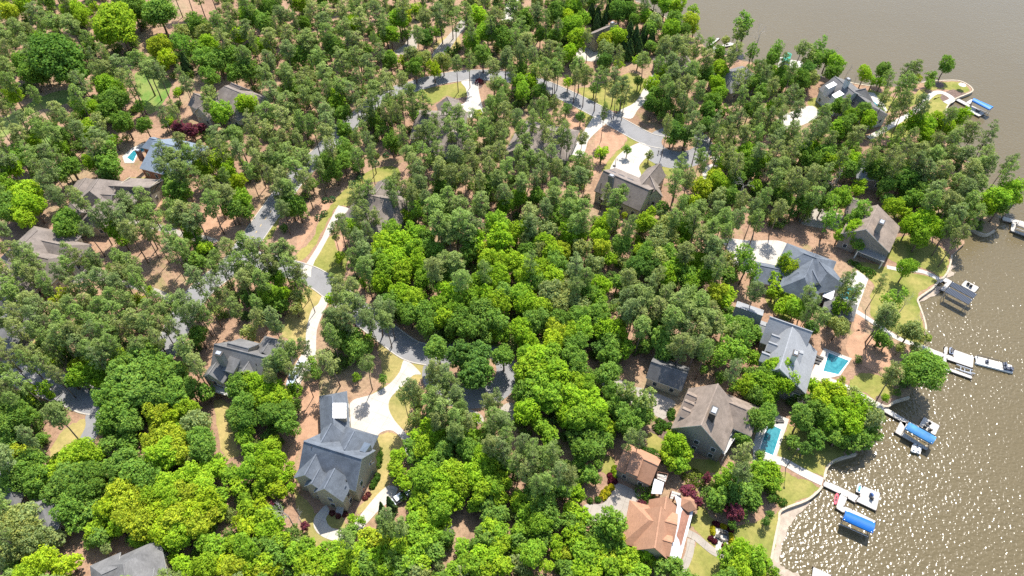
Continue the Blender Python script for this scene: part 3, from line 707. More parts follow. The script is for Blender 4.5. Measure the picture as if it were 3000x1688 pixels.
# dark slate hip-roof lake house with turquoise pool
h = House('house', 'dark-slate hip-roofed lake house beside the turquoise pool', (2390,800), SLATE, SIDE_BEIGE)
h.block((2355,742),(2392,756),None, 5.4, 10.0, hw=6.8, hip=(5.5,5.5))
h.block((2394,745),(2352,812),None, 5.4, 9.6, hw=5.2, hip=(3,3.5))
h.block((2398,762),(2425,798),None, 5.4, 9.2, hw=5.4, hip=(2,3.6), snap=False)
h.block((2338,798),(2362,806),None, 5.4, 8.2, hw=4.4, hip=(3,2))
h.block((2372,772),(2398,825),None, 6.0, 8.8, hw=2.2, snap=False)
h.shed([(2420,842,5.2),(2446,852,5.2),(2438,880,4.4),(2410,868,4.4)], M_WHITEMETAL, post=True, name='porch_roof')
h.pipe((2372,797,8.6)); h.finish()
h = House('garage', 'slate-roofed side garage hidden in trees left of the dark-slate lake house', (2240,800), SLATE, SIDE_TAN)
h.block((2215,775),(2290,790),None, 3.6, 6.4, hw=4.2); h.finish(); h.root['category'] = 'garage'
h = House('pool_house', 'small grey pool house just below the turquoise pool', (2470,905), GREYR, SIDE_TAN)
h.block((2450,880),(2488,893),None, 3.2, 5.4, hw=3.4, hip=(2.5,2.5)); h.finish(); h.root['category'] = 'pool house'
# warm taupe plain gable near the second seawall
h = House('house', 'plain taupe-gabled lake house with a squat chimney, beside the wooded headland', (2560,680), TAUPE2, SIDE_GREY)
h.block((2572,600),(2537,672),(2630,685), 5.6, 10.4, E2=(2478,655))
h.chimney((2583,652), 12.0, 7, (2.2, 1.5), SIDE_GREY)
h.shed([(2528,690,4.2),(2575,708,4.2),(2606,733,3.6),(2590,768,3.2),(2510,735,3.2)], SIDE_GREY, post=True, name='porch_roof')
h.pipe((2551,670,8.2),(2594,627,7.5)); h.finish()
h = House('garage', 'dark taupe garage roof behind leafy trees beside the plain taupe-gabled house', (2500,600), TAUPE, SIDE_GREY)
h.block((2490,582),(2518,590),None, 3.4, 6.0, hw=4.5); h.finish(); h.root['category'] = 'garage'
# house with two white dormers
h = House('house', 'charcoal-roofed white lakeside house with two white metal shed dormers', (2450,290), GREYR, SIDE_WHITE)
h.block((2446,223),(2505,272),(2401,262), 5.2, 9.4, E2=(2480,232))
h.block((2507,274),(2555,310),(2510,318), 4.8, 8.2, hip=(0,3), E2=(2540,285))
h.block((2532,256),(2512,268),None, 4.6, 8.8, hw=4.2, hip=(2.5,0))
h.shed([(2418,251,8.8),(2442,239,9.4),(2453,248,9.4),(2428,260,8.8)], M_WHITEMETAL, wall=5.0, name='dormer')
h.shed([(2437,278,8.8),(2460,265,9.4),(2474,276,9.4),(2448,288,8.8)], M_WHITEMETAL, wall=5.0, name='dormer')
h.chimney((2485,233), 12.0, 4, (1.6, 1.3), SIDE_WHITE); h.pipe((2500,300,7.5)); h.finish()
# middle-left house with driveway and garage at the end of it
h = House('house', 'grey-taupe roofed house at the top of the straight white driveway, left of the central wood', (1100,600), TAUPE, SIDE_GREY)
h.block((1070,568),(1146,586),None, 4.6, 9.6, hw=7.5, hip=(5,4.5))
h.block((1124,522),(1104,572),None, 4.6, 8.8, hw=4.6, hip=(2.0,0))
h.block((1113,606),(1098,650),None, 4.6, 9.0, hw=5.2, hip=(0,3.5))
h.shed([(1120,563,6.8),(1158,574,6.2),(1154,584,5.6),(1114,574,6.4)], M_WHITEMETAL, name='porch_roof'); h.pipe((1098,560,8.6)); h.finish()
# upper-left houses
h = House('house', 'taupe hip-roofed house beside the purple shrubs at the upper left', (620,300), TAUPE, SIDE_BEIGE)
h.block((657,252),(705,272),None, 4.6, 10.0, hw=8.0, hip=(6,5))
h.block((640,268),(590,318),None, 4.4, 8.0, hw=4.2, hip=(0,0)); h.block((682,240),(700,256),None, 4.6, 9.0, hw=4.5, hip=(3,0))
h.block((575,268),(590,290),None, 4.0, 7.0, hw=4.0); h.block((700,268),(740,284),None, 4.6, 8.0, hw=4.0, hip=(0,3)); h.finish()
h = House('house', 'pale blue-grey roofed brick house beside the curved narrow pool', (450,460), BLUEG, M_BRICK)
h.block((450,412),(530,432),(385,487), 4.2, 8.6, hip=(0,4), E2=(470,395)); h.block((440,402),(462,412),None, 4.2, 6.6, hw=3.2, hip=(2,0)); h.chimney((404,442),8.0,4); h.pipe((444,475,6)); h.finish()
h = House('house', 'rambling taupe-roofed house with several gables below the curved narrow pool', (310,570), TAUPE, SIDE_TAN)
h.block((288,524),(262,560),None, 4.4, 9.2, hw=7.4, hip=(4.5,3))
h.block((341,536),(428,558),(330,575), 4.2, 8.0, E2=(350,520)); h.block((270,562),(322,576),None, 4.4, 7.6, hw=4.0)
h.block((240,522),(236,555),None, 4.2, 7.2, hw=5.2, hip=(2,0)); h.block((312,540),(330,548),None, 4.2, 7.4, hw=3.0)
h.block((276,580),(284,625),None, 4.2, 7.6, hw=4.4, hip=(0,2)); h.block((372,560),(366,585),None, 4.6, 6.6, hw=2.6, zb=3)
h.finish()
h = House('garage', 'detached taupe-roofed garage behind a leaning pine, left of the rambling taupe house', (215,610), TAUPE, SIDE_TAN)
h.block((205,592),(236,622),None, 3.4, 6.2, hw=4.0); h.finish(); h.root['category'] = 'garage'
h = House('house', 'large taupe-roofed house half hidden by pines at the left edge', (100,760), TAUPE, SIDE_BEIGE)
h.block((109,674),(70,712),None, 4.6, 9.6, hw=8.5, hip=(5,4)); h.block((120,700),(190,722),None, 4.4, 8.2, hw=5.0, hip=(0,3))
h.block((70,715),(110,780),None, 4.6, 8.6, hw=6.0, hip=(2,3)); h.block((0,800),(60,820),None, 4.2, 7.6, hw=6.5, hip=(3,3)); h.block((140,745),(155,760),None, 4.2, 6.6, hw=3.4); h.finish()
h = House('house', 'grey-roofed house cut by the left edge, above the short driveway', (5,965), GREYR, SIDE_GREY)
h.block((-60,930),(30,938),None, 4.4, 7.8, hw=6.5, hip=(3,3)); h.finish()
h = House('house', 'grey hip-roofed house shaded by a tree at the bottom left corner', (350,1680), GREYR, SIDE_TAN)
h.block((362,1652),(372,1720),None, 6.0, 9.6, hw=6.4, hip=(4,4)); h.block((300,1668),(340,1676),None, 5.8, 8.8, hw=4.6, hip=(3,0))
h.block((372,1700),(440,1722),None, 6.0, 9.0, hw=4.6, hip=(0,0)); h.finish()
h = House('house', 'grey roof glimpsed through trees above the bottom left corner', (80,1480), GREYR, SIDE_TAN)
h.block((-10,1400),(20,1400),None, 4.5, 8, hw=6, hip=(3,3)); h.block((90,1490),(120,1500),None, 4.5, 7.6, hw=5, hip=(3,3)); h.finish()
# upper middle
h = House('house', 'taupe-roofed house below the upper white driveway loop, half covered by pines', (1290,340), TAUPE, SIDE_BEIGE)
h.block((1310,283),(1326,312),(1358,318), 4.4, 8.6, hip=(2.5,0), E2=(1282,318)); h.block((1240,335),(1330,338),None, 4.4, 8.6, hw=8.5, hip=(4,4), snap=False)
h.block((1300,330),(1310,400),None, 4.4, 8.2, hw=7.0, hip=(2,4)); h.finish()
h = House('house', 'low taupe-roofed house amid pines left of the long white drive', (1590,390), TAUPE, SIDE_BEIGE)
h.block((1560,372),(1640,388),None, 4.2, 8.4, hw=8.8, hip=(5,5)); h.block((1540,385),(1550,430),None, 4.2, 7.6, hw=6.5, hip=(2,2)); h.finish()
h = House('house', 'small taupe-gabled house with a chimney between tall evergreens at the top', (1780,100), TAUPE, SIDE_TAN)
h.block((1742,96),(1808,68),(1760,118), 4.6, 8.6, E2=(1755,85)); h.block((1790,80),(1822,96),None, 4.6, 8.0, hw=4.5); h.chimney((1794,68), 11.5, 5); h.finish()
h = House('house', 'dark grey lakeside roof seen through pines below the green canopy', (2160,225), GREYR, SIDE_GREY)
h.block((2135,215),(2190,200),None, 4.4, 8.2, hw=7.0, hip=(3,4)); h.block((2150,225),(2175,240),None, 4.4, 7.4, hw=4.5); h.finish()
h = House('house', 'grey roof glimpsed deep in the headland pines', (2560,475), PALEG, SIDE_GREY)
h.block((2545,470),(2580,475),None, 4.2, 7.8, hw=5.5, hip=(3,3)); h.finish()
h = House('house', 'taupe roof glimpsed under pines near the top shoreline', (1990,165), TAUPE, SIDE_GREY)
h.block((1950,170),(2010,165),None, 4.2, 7.4, hw=5.5, hip=(3,3)); h.finish()

# ------------------------------------------------------------------ pools and patios
def pool(label, deckpts, waterpts, deckmat=M_PATH):
    c = at(*waterpts[0]); t = thing('swimming_pool', label, 'swimming pool', tuple(c))
    dp = [at(x, y, 0.10) for x, y in deckpts]; wp = [at(x, y, 0.16) for x, y in waterpts]
    for lst in (dp, wp):
        if area2(lst) < 0: lst.reverse()
    m = MB(); m.prism(dp, [p-Vector((0, 0, .12)) for p in dp], deckmat); m.build('pool_deck', t)
    m = MB(); m.prism([p-Vector((0, 0, 0.045)) for p in wp], [p-Vector((0, 0, .3)) for p in wp], M_POOL); m.build('pool_water', t)
    m = MB(); n = len(wp)
    for i in range(n):
        a, b = wp[i], wp[(i+1) % n]; d = (b-a).normalized(); nn = Vector((d.y, -d.x, 0))*0.3
        m.prism([a, a+nn, b+nn, b][::-1], [q-Vector((0, 0, .1)) for q in (a, a+nn, b+nn, b)][::-1], M_WHITE)
    m.build('pool_coping', t); return t
pool('square dark turquoise pool on white paving beside the pale-grey lake house', [(2393,1060),(2414,1020),(2496,1050),(2462,1100),(2415,1112),(2372,1104)], [(2428,1034),(2487,1057),(2456,1097),(2412,1087)])
pool('long turquoise pool right of the brown-taupe lake house, part hidden by a tree', [(2225,1240),(2260,1208),(2312,1228),(2270,1352),(2205,1362),(2206,1300)], [(2252,1240),(2289,1258),(2265,1334),(2226,1318)])
pool('turquoise pool on a white terrace right of the dark-slate lake house', [(2440,830),(2512,792),(2545,815),(2505,925),(2445,900),(2412,930),(2405,905)], [(2468,836),(2514,845),(2500,882),(2458,872)])
pool('narrow blue lap pool behind the house with two white dormers', [(2540,270),(2560,272),(2590,305),(2600,325),(2580,330),(2535,285)], [(2543,284),(2576,310),(2570,318),(2536,288)])
pool('curved narrow teal pool behind the pale blue-grey roof', [(358,458),(385,435),(415,420),(445,418),(440,436),(405,450),(392,478),(365,478)], [(372,462),(390,442),(425,430),(436,434),(400,452),(390,474)])
pool('bright blue pool seen through pines below the upper white driveway', [(1275,428),(1330,415),(1370,425),(1368,450),(1320,460),(1280,450)], [(1290,432),(1325,424),(1362,430),(1355,444),(1310,450)])
sheet('patio', [(2393,1095),(2400,1075),(2372,1104),(2360,1125),(2395,1130)], 0.09, M_CONC, smooth=False)

# ------------------------------------------------------------------ docks, canopies, boats
DZ = -0.35
def ccw(p):
    if area2(p) < 0: p.reverse()
    return p
def dock(label, decks, canopy=None, cmat=None, ch=2.3, roof_label=None, lift=True):
    c = at(*decks[0][0], DZ); t = thing('boat_dock', label, 'boat dock', tuple(c))
    for d in decks:
        p = ccw([at(x, y, DZ) for x, y in d]); m = MB()
        m.prism(p, [q-Vector((0, 0, .12)) for q in p], M_DECK, M_DECK)
        q2 = [q-Vector((0, 0, .12)) for q in p]; cc = sum(q2, Vector())/len(q2); q2 = [q+(cc-q)*0.02 for q in q2]
        m.prism(q2, [q-Vector((0, 0, .35)) for q in q2], M_WOOD); m.build('deck', t)
        for i in range(len(p)):
            a, b = p[i], p[(i+1) % len(p)]; n = max(1, int((b-a).length/5))
            for k in range(n):
                q = a.lerp(b, k/n); m = MB(); m.tube([(q.x, q.y, -3), (q.x, q.y, DZ+0.25)], 0.13, M_WOOD, 6); m.build('dock_piling', t)
    if canopy:
        p = ccw([at(x, y, ch) for x, y in canopy])     # four corners of the roof edge
        # the long sides are 0-1 and 2-3
        if (p[1]-p[0]).length < (p[2]-p[1]).length: p = p[1:]+p[:1]
        r0, r1 = (p[0]+p[3])/2+Vector((0, 0, .8)), (p[1]+p[2])/2+Vector((0, 0, .8)); m = MB(); n = 8
        prof = []
        for k in range(n+1):
            a = k/n; zz = 0.42*math.sin(math.pi*a)**0.8
            prof.append((p[0].lerp(p[3], a)+Vector((0, 0, zz)), p[1].lerp(p[2], a)+Vector((0, 0, zz))))
        seg = 6
        for k in range(n):
            for s_ in range(seg):
                f = lambda pr, tt: pr[0].lerp(pr[1], tt)+Vector((0, 0, -0.05*math.sin(math.pi*((tt*seg) % 1.0))))
                m.poly([f(prof[k], s_/seg), f(prof[k], (s_+1)/seg), f(prof[k+1], (s_+1)/seg), f(prof[k+1], s_/seg)][::-1], cmat)
        for side in (0, 1):
            e = [pr[side] for pr in prof]; m.poly([e[0]-Vector((0, 0, .35))]+e+[e[-1]-Vector((0, 0, .35))], cmat)
        for k in (0, n): m.poly([prof[k][0], prof[k][1], prof[k][1]-Vector((0, 0, .4)), prof[k][0]-Vector((0, 0, .4))], cmat)
        m.build('canopy', t); cc = sum(p, Vector())/4
        for i in range(4):
            for f in ((0,) if True else ()):
                q = p[i]+(cc-p[i])*0.1; m = MB(); m.tube([(q.x, q.y, -3), (q.x, q.y, ch+0.1)], 0.09, M_POST, 6); m.build('canopy_post', t)
        ux = (p[1]-p[0])
        for a in (0.12, 0.88):
            s0, s1 = p[0].lerp(p[3], a), p[1].lerp(p[2], a)
            m = MB(); m.tube([s0-Vector((0, 0, .15)), s1-Vector((0, 0, .15))], 0.06, M_POST, 4); m.build('canopy_beam', t)
            m = MB(); m.tube([Vector((s0.x, s0.y, DZ-0.2)), Vector((s1.x, s1.y, DZ-0.2))], 0.1, M_POST, 4); m.build('lift_beam', t)
    return t
def px_(ox, oy, s, *pts): return [(ox+x/s, oy+y/s) for x, y in pts]
A = lambda *p: px_(2400, 1380, 6.5875, *p)
dock('boat dock at the end of the lowest walkway, with a plain bright blue canopy', [
 A((95,205),(200,215),(775,490),(700,610),(405,440),(70,280)), A((405,440),(545,510),(480,680),(640,740),(1100,970),(1060,1005),(500,790),(470,805),(325,712)),
 A((850,285),(1180,430),(1100,765),(700,575),(765,480),(778,490))],
 A((510,762),(1080,1000),(1035,1200),(455,935)), M_BLUE)
B = lambda *p: px_(2600, 1180, 8.05, *p)
dock('boat dock with a faded two-tone blue canopy and a white sun deck behind it', [
 B((-90,70),(0,130),(510,440),(430,600),(310,430),(-90,205)), B((310,430),(450,470),(370,690),(965,1070),(930,1120),(175,695)), B((860,335),(1235,540),(1125,770),(740,545)),
 B((510,440),(760,560),(730,600),(470,480))],
 B((510,455),(1160,810),(1065,975),(410,610)), plain("faded_blue_fabric", (0.04, 0.17, 0.36), 0.6, 0.3, 0.5))
C = lambda *p: px_(2740, 1000, 10.73, *p)
dock('long white boat dock with an open slip and no roof, pontoon boat at its end', [
 C((-300,180),(0,280),(265,375),(240,500),(0,410),(-300,290)), C((300,175),(400,195),(370,410),(560,480),(600,262),(1215,480),(1180,835),(360,560),(240,500),(265,375)),
 C((230,500),(360,560),(325,800),(1160,1095),(1150,1180),(200,840))])
D = lambda *p: px_(2740, 800, 11.15, *p)
td = dock('boat dock under a dark ribbed metal roof with a small white sun deck', [D((180,200),(290,130),(560,270),(290,600),(160,545),(350,320)), D((990,235),(1435,465),(1290,640),(840,400))])
cD = at(*D((600,500))[0], 3.2)
for q in (((555,280),(1370,690),(1240,835),(470,425)), ((440,455),(1230,870),(1090,1030),(300,610))):
    pp = ccw([at(x, y, 2.9 if k < 2 else 2.4) for k, (x, y) in enumerate(D(*q))]); m = MB(); m.prism(pp, [v-Vector((0, 0, .15)) for v in pp], M_DROOF, M_DARK); m.build('metal_roof', td)
    cc = sum(pp, Vector())/4
    for v in pp:
        v2 = v+(cc-v)*0.1; m = MB(); m.tube([(v2.x, v2.y, -3), (v2.x, v2.y, v.z)], 0.1, M_POST, 6); m.build('roof_post', td)
Ee = lambda *p: px_(2760, 260, 14.3, *p)
dock('boat dock at the grassy point with a bright blue canopy, topmost of the blue canopies', [
 Ee((510,440),(630,380),(1000,570),(1150,680),(1180,790)), Ee((1000,570),(1240,430),(1300,470),(1170,660)), Ee((1035,890),(1250,700),(1800,1020),(1560,1165))],
 Ee((1330,400),(2160,760),(1990,875),(1255,500)), plain("bright_blue_fabric", (0.008, 0.16, 0.52), 0.5, 0.08))
F = lambda *p: px_(2250, 422, 3.433, *p)
dock('small covered boat dock cut by the right edge of the photo', [F((2365,730),(2575,780),(2570,815),(2355,765)), F((2455,790),(2500,790),(2480,865),(2640,920),(2630,940),(2440,870))],
 F((2530,770),(2700,830),(2680,880),(2510,815)), plain("tan_canopy_fabric", (0.48, 0.42, 0.36), 0.7))
G_ = lambda *p: px_(2250, 0, 3.433, *p)
dock('boat dock with a sea-green canopy seen between trees at the upper shore', [G_((125,570),(160,575),(130,680),(90,675)), G_((225,600),(350,620),(340,680),(215,690))],
 G_((175,535),(240,545),(215,620),(140,625)), M_GREEN)
H_ = lambda *p: px_(1500, 0, 3.433, *p)
dock('white T-shaped dock showing through trees at the top shoreline', [H_((2065,380),(2090,385),(2010,455),(1990,450)), H_((2020,460),(2050,480),(2190,425),(2240,440),(2230,455),(2130,470),(2050,535),(2025,530))])
dock('corner of a plain tan dock cut by the bottom edge', [px_(2250, 1266, 3.433, (455,1355),(640,1440),(620,1560),(430,1560))[0:4]])

def boat_hull(m, c, ux, L, W, h, z0, mat, nose=0.35, inner=None):
    uy = Vector((-ux.y, ux.x, 0)); prof = []
    N = 10
    for k in range(N+1):
        t = k/N; x = (t-0.5)*L; wv = W/2*(1 if t < 1-nose else math.sqrt(max(0, 1-((t-(1-nose))/nose)**2)))
        prof.append((x, max(wv, 0.03)))
    top = [c+ux*x-uy*w_+Vector((0, 0, z0+h)) for x, w_ in prof]+[c+ux*x+uy*w_+Vector((0, 0, z0+h)) for x, w_ in reversed(prof)]
    bot = [c+ux*(x*0.94)-uy*w_*0.6+Vector((0, 0, z0)) for x, w_ in prof]+[c+ux*(x*0.94)+uy*w_*0.6+Vector((0, 0, z0)) for x, w_ in reversed(prof)]
    m.prism(top, bot, mat)
def dirpx(a, b): d = at(*b)-at(*a); L = d.length; return d/L, L
def flat(x, y): p = at(x, y, WATER_Z+0.3); return Vector((p.x, p.y, 0))
# pontoon boat
a, b = C((1230,590))[0], C((2430,900))[0]; ux, L = dirpx(a, b); c = (flat(*a)+flat(*b))/2; uy = Vector((-ux.y, ux.x, 0))
t = thing('pontoon_boat', 'white pontoon boat with dark rails moored off the end of the open dock', 'pontoon boat', (c.x, c.y, WATER_Z))
for s_ in (-1, 1):
    m = MB(); m.tube([c-ux*L*0.5+uy*s_*0.95+Vector((0, 0, -.85)), c+ux*L*0.47+uy*s_*0.95+Vector((0, 0, -.85)), c+ux*L*0.5+uy*s_*0.95+Vector((0, 0, -.7))], 0.33, M_POST, 8); m.build('pontoon', t)
m = MB(); ang = math.atan2(ux.y, ux.x); m.box((c.x, c.y, -0.45), (L*0.96, 2.5, .14), M_WHITE, ang); m.build('deck', t)
m = MB()
def loc(x, y, z): return c+ux*x+uy*y+Vector((0, 0, z))
for zz in (0.1, 0.4):
    for y in (-1.15, 1.15): m.tube([loc(-L*.46, y, zz), loc(L*.2, y, zz)], 0.05, M_DARK, 4)
    for x in (-L*.46, -L*.18, L*.2): m.tube([loc(x, -1.15, zz), loc(x, 1.15, zz)], 0.05, M_DARK, 4)
m.build('rail', t)
for (x, y, a_, b_) in ((L*.28, .6, 1.0, 1.0), (L*.28, -.6, .9, .8), (L*.4, -.5, 1.4, .9), (-L*.2, 0, .7, .7)):
    m = MB(); q = loc(x, y, -.1); m.box(tuple(q), (a_, b_, .55), plain('dark_vinyl', (0.06, 0.07, 0.10), .5), ang); m.box((q.x, q.y, .3), (a_*.3, b_, .5), plain('dark_vinyl', (0.06, 0.07, 0.10), .5), ang); m.build('seat', t)
m = MB(); q = loc(L*.47, 0, -.3); m.box(tuple(q), (.5, .6, 1.0), M_DARK, ang); m.build('outboard_motor', t)
# boat lift arms in slip
m = MB()
for a, b in (((660,730),(1180,910)), ((650,860),(1150,1040)), ((810,930),(1250,1020))):
    q, q2 = at(*C(a)[0], -.5), at(*C(b)[0], -.5); m.tube([q, q2], .16, M_POST, 6)
for a, b in (((805,800),(790,930)), ((930,860),(915,980)), ((1110,900),(1090,1040))):
    q, q2 = at(*C(a)[0], -.5), at(*C(b)[0], -.5); m.tube([q, q2], .12, M_POST, 6)
tag(m.build('boat_lift'), 'empty steel boat lift floating in the open slip of the white dock', 'boat lift')
def jetski(a, b, hull, label, cover=None):
    ux, L = dirpx(a, b); c = (flat(*a)+flat(*b))/2; t = thing('jet_ski', label, 'jet ski', (c.x, c.y, WATER_Z)); ang = math.atan2(ux.y, ux.x)
    m = MB(); boat_hull(m, c, ux, L, L*0.42, .55, -0.75, hull, .5); m.build('hull', t, smooth=False)
    m = MB(); boat_hull(m, c-ux*L*.1, ux, L*.55, L*.2, .35, -.2, cover or M_DARK, .3); m.build('seat', t)
    m = MB(); q = c+ux*L*.15; uy = Vector((-ux.y, ux.x, 0)); m.tube([q-uy*.45+Vector((0, 0, .35)), q+uy*.45+Vector((0, 0, .35))], .06, M_DARK, 5); m.tube([q+Vector((0, 0, -.2)), q+Vector((0, 0, .35))], .1, M_DARK, 5); m.build('handlebar', t)
jcol = plain('teal_cover', (0.08, 0.30, 0.42), .6)
jetski(A((742,430))[0], A((775,255))[0], M_WHITE, 'teal-covered jet ski parked beside the lowest dock platform', jcol)
jetski(C((480,425))[0], C((470,215))[0], plain('grey_hull', (0.2, 0.23, 0.3), .4), 'dark grey jet ski on the open white dock')
jetski(B((585,1180))[0], B((640,985))[0], M_WHITE, 'white jet ski nearest the walkway corner of the faded-blue dock', M_WHITE)
jetski(B((690,1205))[0], B((760,1020))[0], M_WHITE, 'white jet ski moored outermost at the faded-blue dock', M_POST)
a, b = A((300,650))[0], A((350,430))[0]; ux, L = dirpx(a, b); c = (flat(*a)+flat(*b))/2
t = thing('kayak', 'slim red kayak tied beside the lowest walkway', 'kayak', (c.x, c.y, WATER_Z)); rk = plain('red_plastic', (0.62, 0.05, 0.09), .4)
m = MB(); boat_hull(m, c+ux*L*.25, ux, L*.5, .85, .3, -.85, rk, 1.0); boat_hull(m, c-ux*L*.25, -ux, L*.5, .85, .3, -.85, rk, 1.0); m.build('hull', t)
for k in (-.1, .15):
    m = MB(); q = c+ux*L*k; m.box((q.x, q.y, -.5), (.55, .4, .12), M_DARK, math.atan2(ux.y, ux.x)); m.build('seat', t)
# chairs and people-sized furniture on decks
def chair(x, y, z, ang, mat, label, kind='deck_chair', cat='deck chair', group='chairs on the docks and patios'):
    p = at(x, y, z); t = thing(kind, label, cat, tuple(p), group); R_ = Matrix.Rotation(ang, 3, 'Z')
    def bx(n, c, d): m = MB(); q = p+R_ @ Vector(c); m.box(tuple(q), d, mat, ang); m.build(n, t)
    bx('seat', (0, 0, .4), (.7, .7, .1)); m = MB(); q = p+R_ @ Vector((-.38, 0, .75)); m.box(tuple(q), (.12, .7, .75), mat, ang); m.build('backrest', t)
    for sx in (-.28, .28):
        for sy in (-.28, .28): bx('leg', (sx, sy, .175), (.08, .08, .35))
nv = plain('navy_fabric', (0.03, 0.08, 0.22), .7)
chair(*A((1005,470))[0], DZ, .4, nv, 'navy deck chair nearer the jet ski on the lowest dock')
chair(*A((1010,540))[0], DZ, .6, M_DARK, 'black deck chair nearer the slip on the lowest dock')
chair(*B((870,590))[0], DZ, .9, M_DARK, 'left black deck chair on the white sun deck of the faded-blue dock')
chair(*B((985,650))[0], DZ, 1.4, M_DARK, 'right black deck chair on the white sun deck of the faded-blue dock')
chair(*B((940,525))[0], DZ, 3.4, M_DARK, 'black deck chair facing away on the sun deck of the faded-blue dock')
chair(*D((1065,385))[0], DZ, .6, M_DARK, 'left black chair on the small white deck behind the dark-roofed dock')
chair(*D((1150,450))[0], DZ, .8, M_DARK, 'right black chair on the small white deck behind the dark-roofed dock')
chair(*Ee((1440,960))[0], DZ, .2, M_DARK, 'left black chair on the topmost blue-canopied dock')
chair(*Ee((1500,985))[0], DZ, 2.2, M_DARK, 'right black chair on the topmost blue-canopied dock')
def lounger(x, y, ang, label, mat=M_DARK):
    p = at(x, y, .1); t = thing('sun_lounger', label, 'sun lounger', tuple(p), 'sun loungers by the pools'); R_ = Matrix.Rotation(ang, 3, 'Z')
    m = MB(); m.box(tuple(p+Vector((0, 0, .3))), (1.9, .65, .1), mat, ang); m.build('seat', t)
    m = MB(); q = p+R_ @ Vector((-.8, 0, .5)); m.box(tuple(q), (.5, .65, .1), mat, ang); m.build('backrest', t)
    for sx in (-.8, .8): m = MB(); q = p+R_ @ Vector((sx, 0, .13)); m.box(tuple(q), (.08, .6, .25), mat, ang); m.build('leg', t)
lounger(2401, 1048, -.45, 'dark sun lounger nearest the corner of the square pool'); lounger(2396, 1055, -.45, 'second dark sun lounger by the square pool'); lounger(2390, 1063, -.45, 'dark sun lounger farthest from the lake by the square pool')
lounger(2285, 1236, 0, 'dark sun lounger at the head of the long turquoise pool')
# tiki-blue cover on the lawn edge near the second pool
p = at(2350, 1238, 0); t = thing('covered_grill', 'grill under a bright blue cover on the straw bank left of the leafy shore trees', 'covered grill', tuple(p))
m = MB(); m.prism([p+Vector((x, y, 1.0)) for x, y in ((-1.1, -.5), (1.1, -.6), (1.2, .5), (-1.0, .6))], [p+Vector((x, y, 0)) for x, y in ((-1.4, -.7), (1.4, -.8), (1.5, .7), (-1.3, .8))], M_BLUE); m.build('cover', t)
# fire-pit terrace
def pit():
    o = sheet('fire_pit_terrace', px_(1500, 1266, 3.433, (2040,960),(2160,990),(2180,1000),(2170,1130),(2110,1140),(2100,1190),(2045,1180),(2050,1120),(2010,1090)), 0.09, M_PATH, smooth=False, thick=.06)
    c = at(*px_(1500, 1266, 3.433, (2127,1055))[0], .1); m = MB()
    for i in range(14):
        a = 2*math.pi*i/14; m.box((c.x+math.cos(a)*1.0, c.y+math.sin(a)*1.0, .3), (.4, .35, .45), plain('fire_pit_stone', (.10, .09, .08), .9), a)
    tag(m.build('fire_pit'), 'round dark stone fire pit in the middle of the hedged terrace', 'fire pit')
    for k, (x, y) in enumerate(((2112,1010),(2140,1020),(2062,1052))): chair(*px_(1500, 1266, 3.433, (x,y))[0], .1, k*1.3, M_DARK, ['dark chair farthest from the lawn trees by the fire pit','dark chair just above the stone fire pit','lone dark chair on the left of the fire-pit terrace'][k])
pit()
# basketball hoop, mailboxes, lamp posts
def mailbox(x, y, label):
    p = at(x, y, 0); t = thing('mailbox', label, 'mailbox', tuple(p), 'mailboxes along the roads')
    m = MB(); m.box((p.x, p.y, .6), (.18, .18, 1.2), M_DARK); m.build('post', t); m = MB(); m.box((p.x, p.y, 1.35), (.35, .6, .35), M_DARK); m.build('box', t)
mailbox(1806, 330, 'mailbox at the lawn corner above the long white drive'); mailbox(1790, 357, 'mailbox where the long white drive meets the upper road'); mailbox(1928, 452, 'mailbox at the edge of the lawn by the upper cul-de-sac')
p = at(1802, 487, 0); t = thing('basketball_hoop', 'basketball hoop at the left edge of the fan-shaped driveway', 'basketball hoop', tuple(p))
m = MB(); m.tube([p, p+Vector((0, 0, 3.2))], .09, M_DARK); m.build('pole', t); m = MB(); m.box((p.x+.5, p.y, 3.1), (.08, 1.4, .9), M_WHITE); m.build('backboard', t); m = MB(); m.box((p.x-.3, p.y, .15), (1.0, .8, .3), M_DARK); m.build('base', t)
def lamp(x, y, h_, label):
    p = at(x, y, 0); t = thing('lamp_post', label, 'lamp post', tuple(p)); m = MB(); m.tube([p, p+Vector((0, 0, h_))], [.1, .06], M_DARK); m.build('pole', t); m = MB(); m.box((p.x, p.y, h_+.2), (.4, .4, .5), M_DARK); m.build('lamp_head', t)
lamp(2302, 1371, 9.0, 'tall thin dark pole beside the walkway below the long turquoise pool')
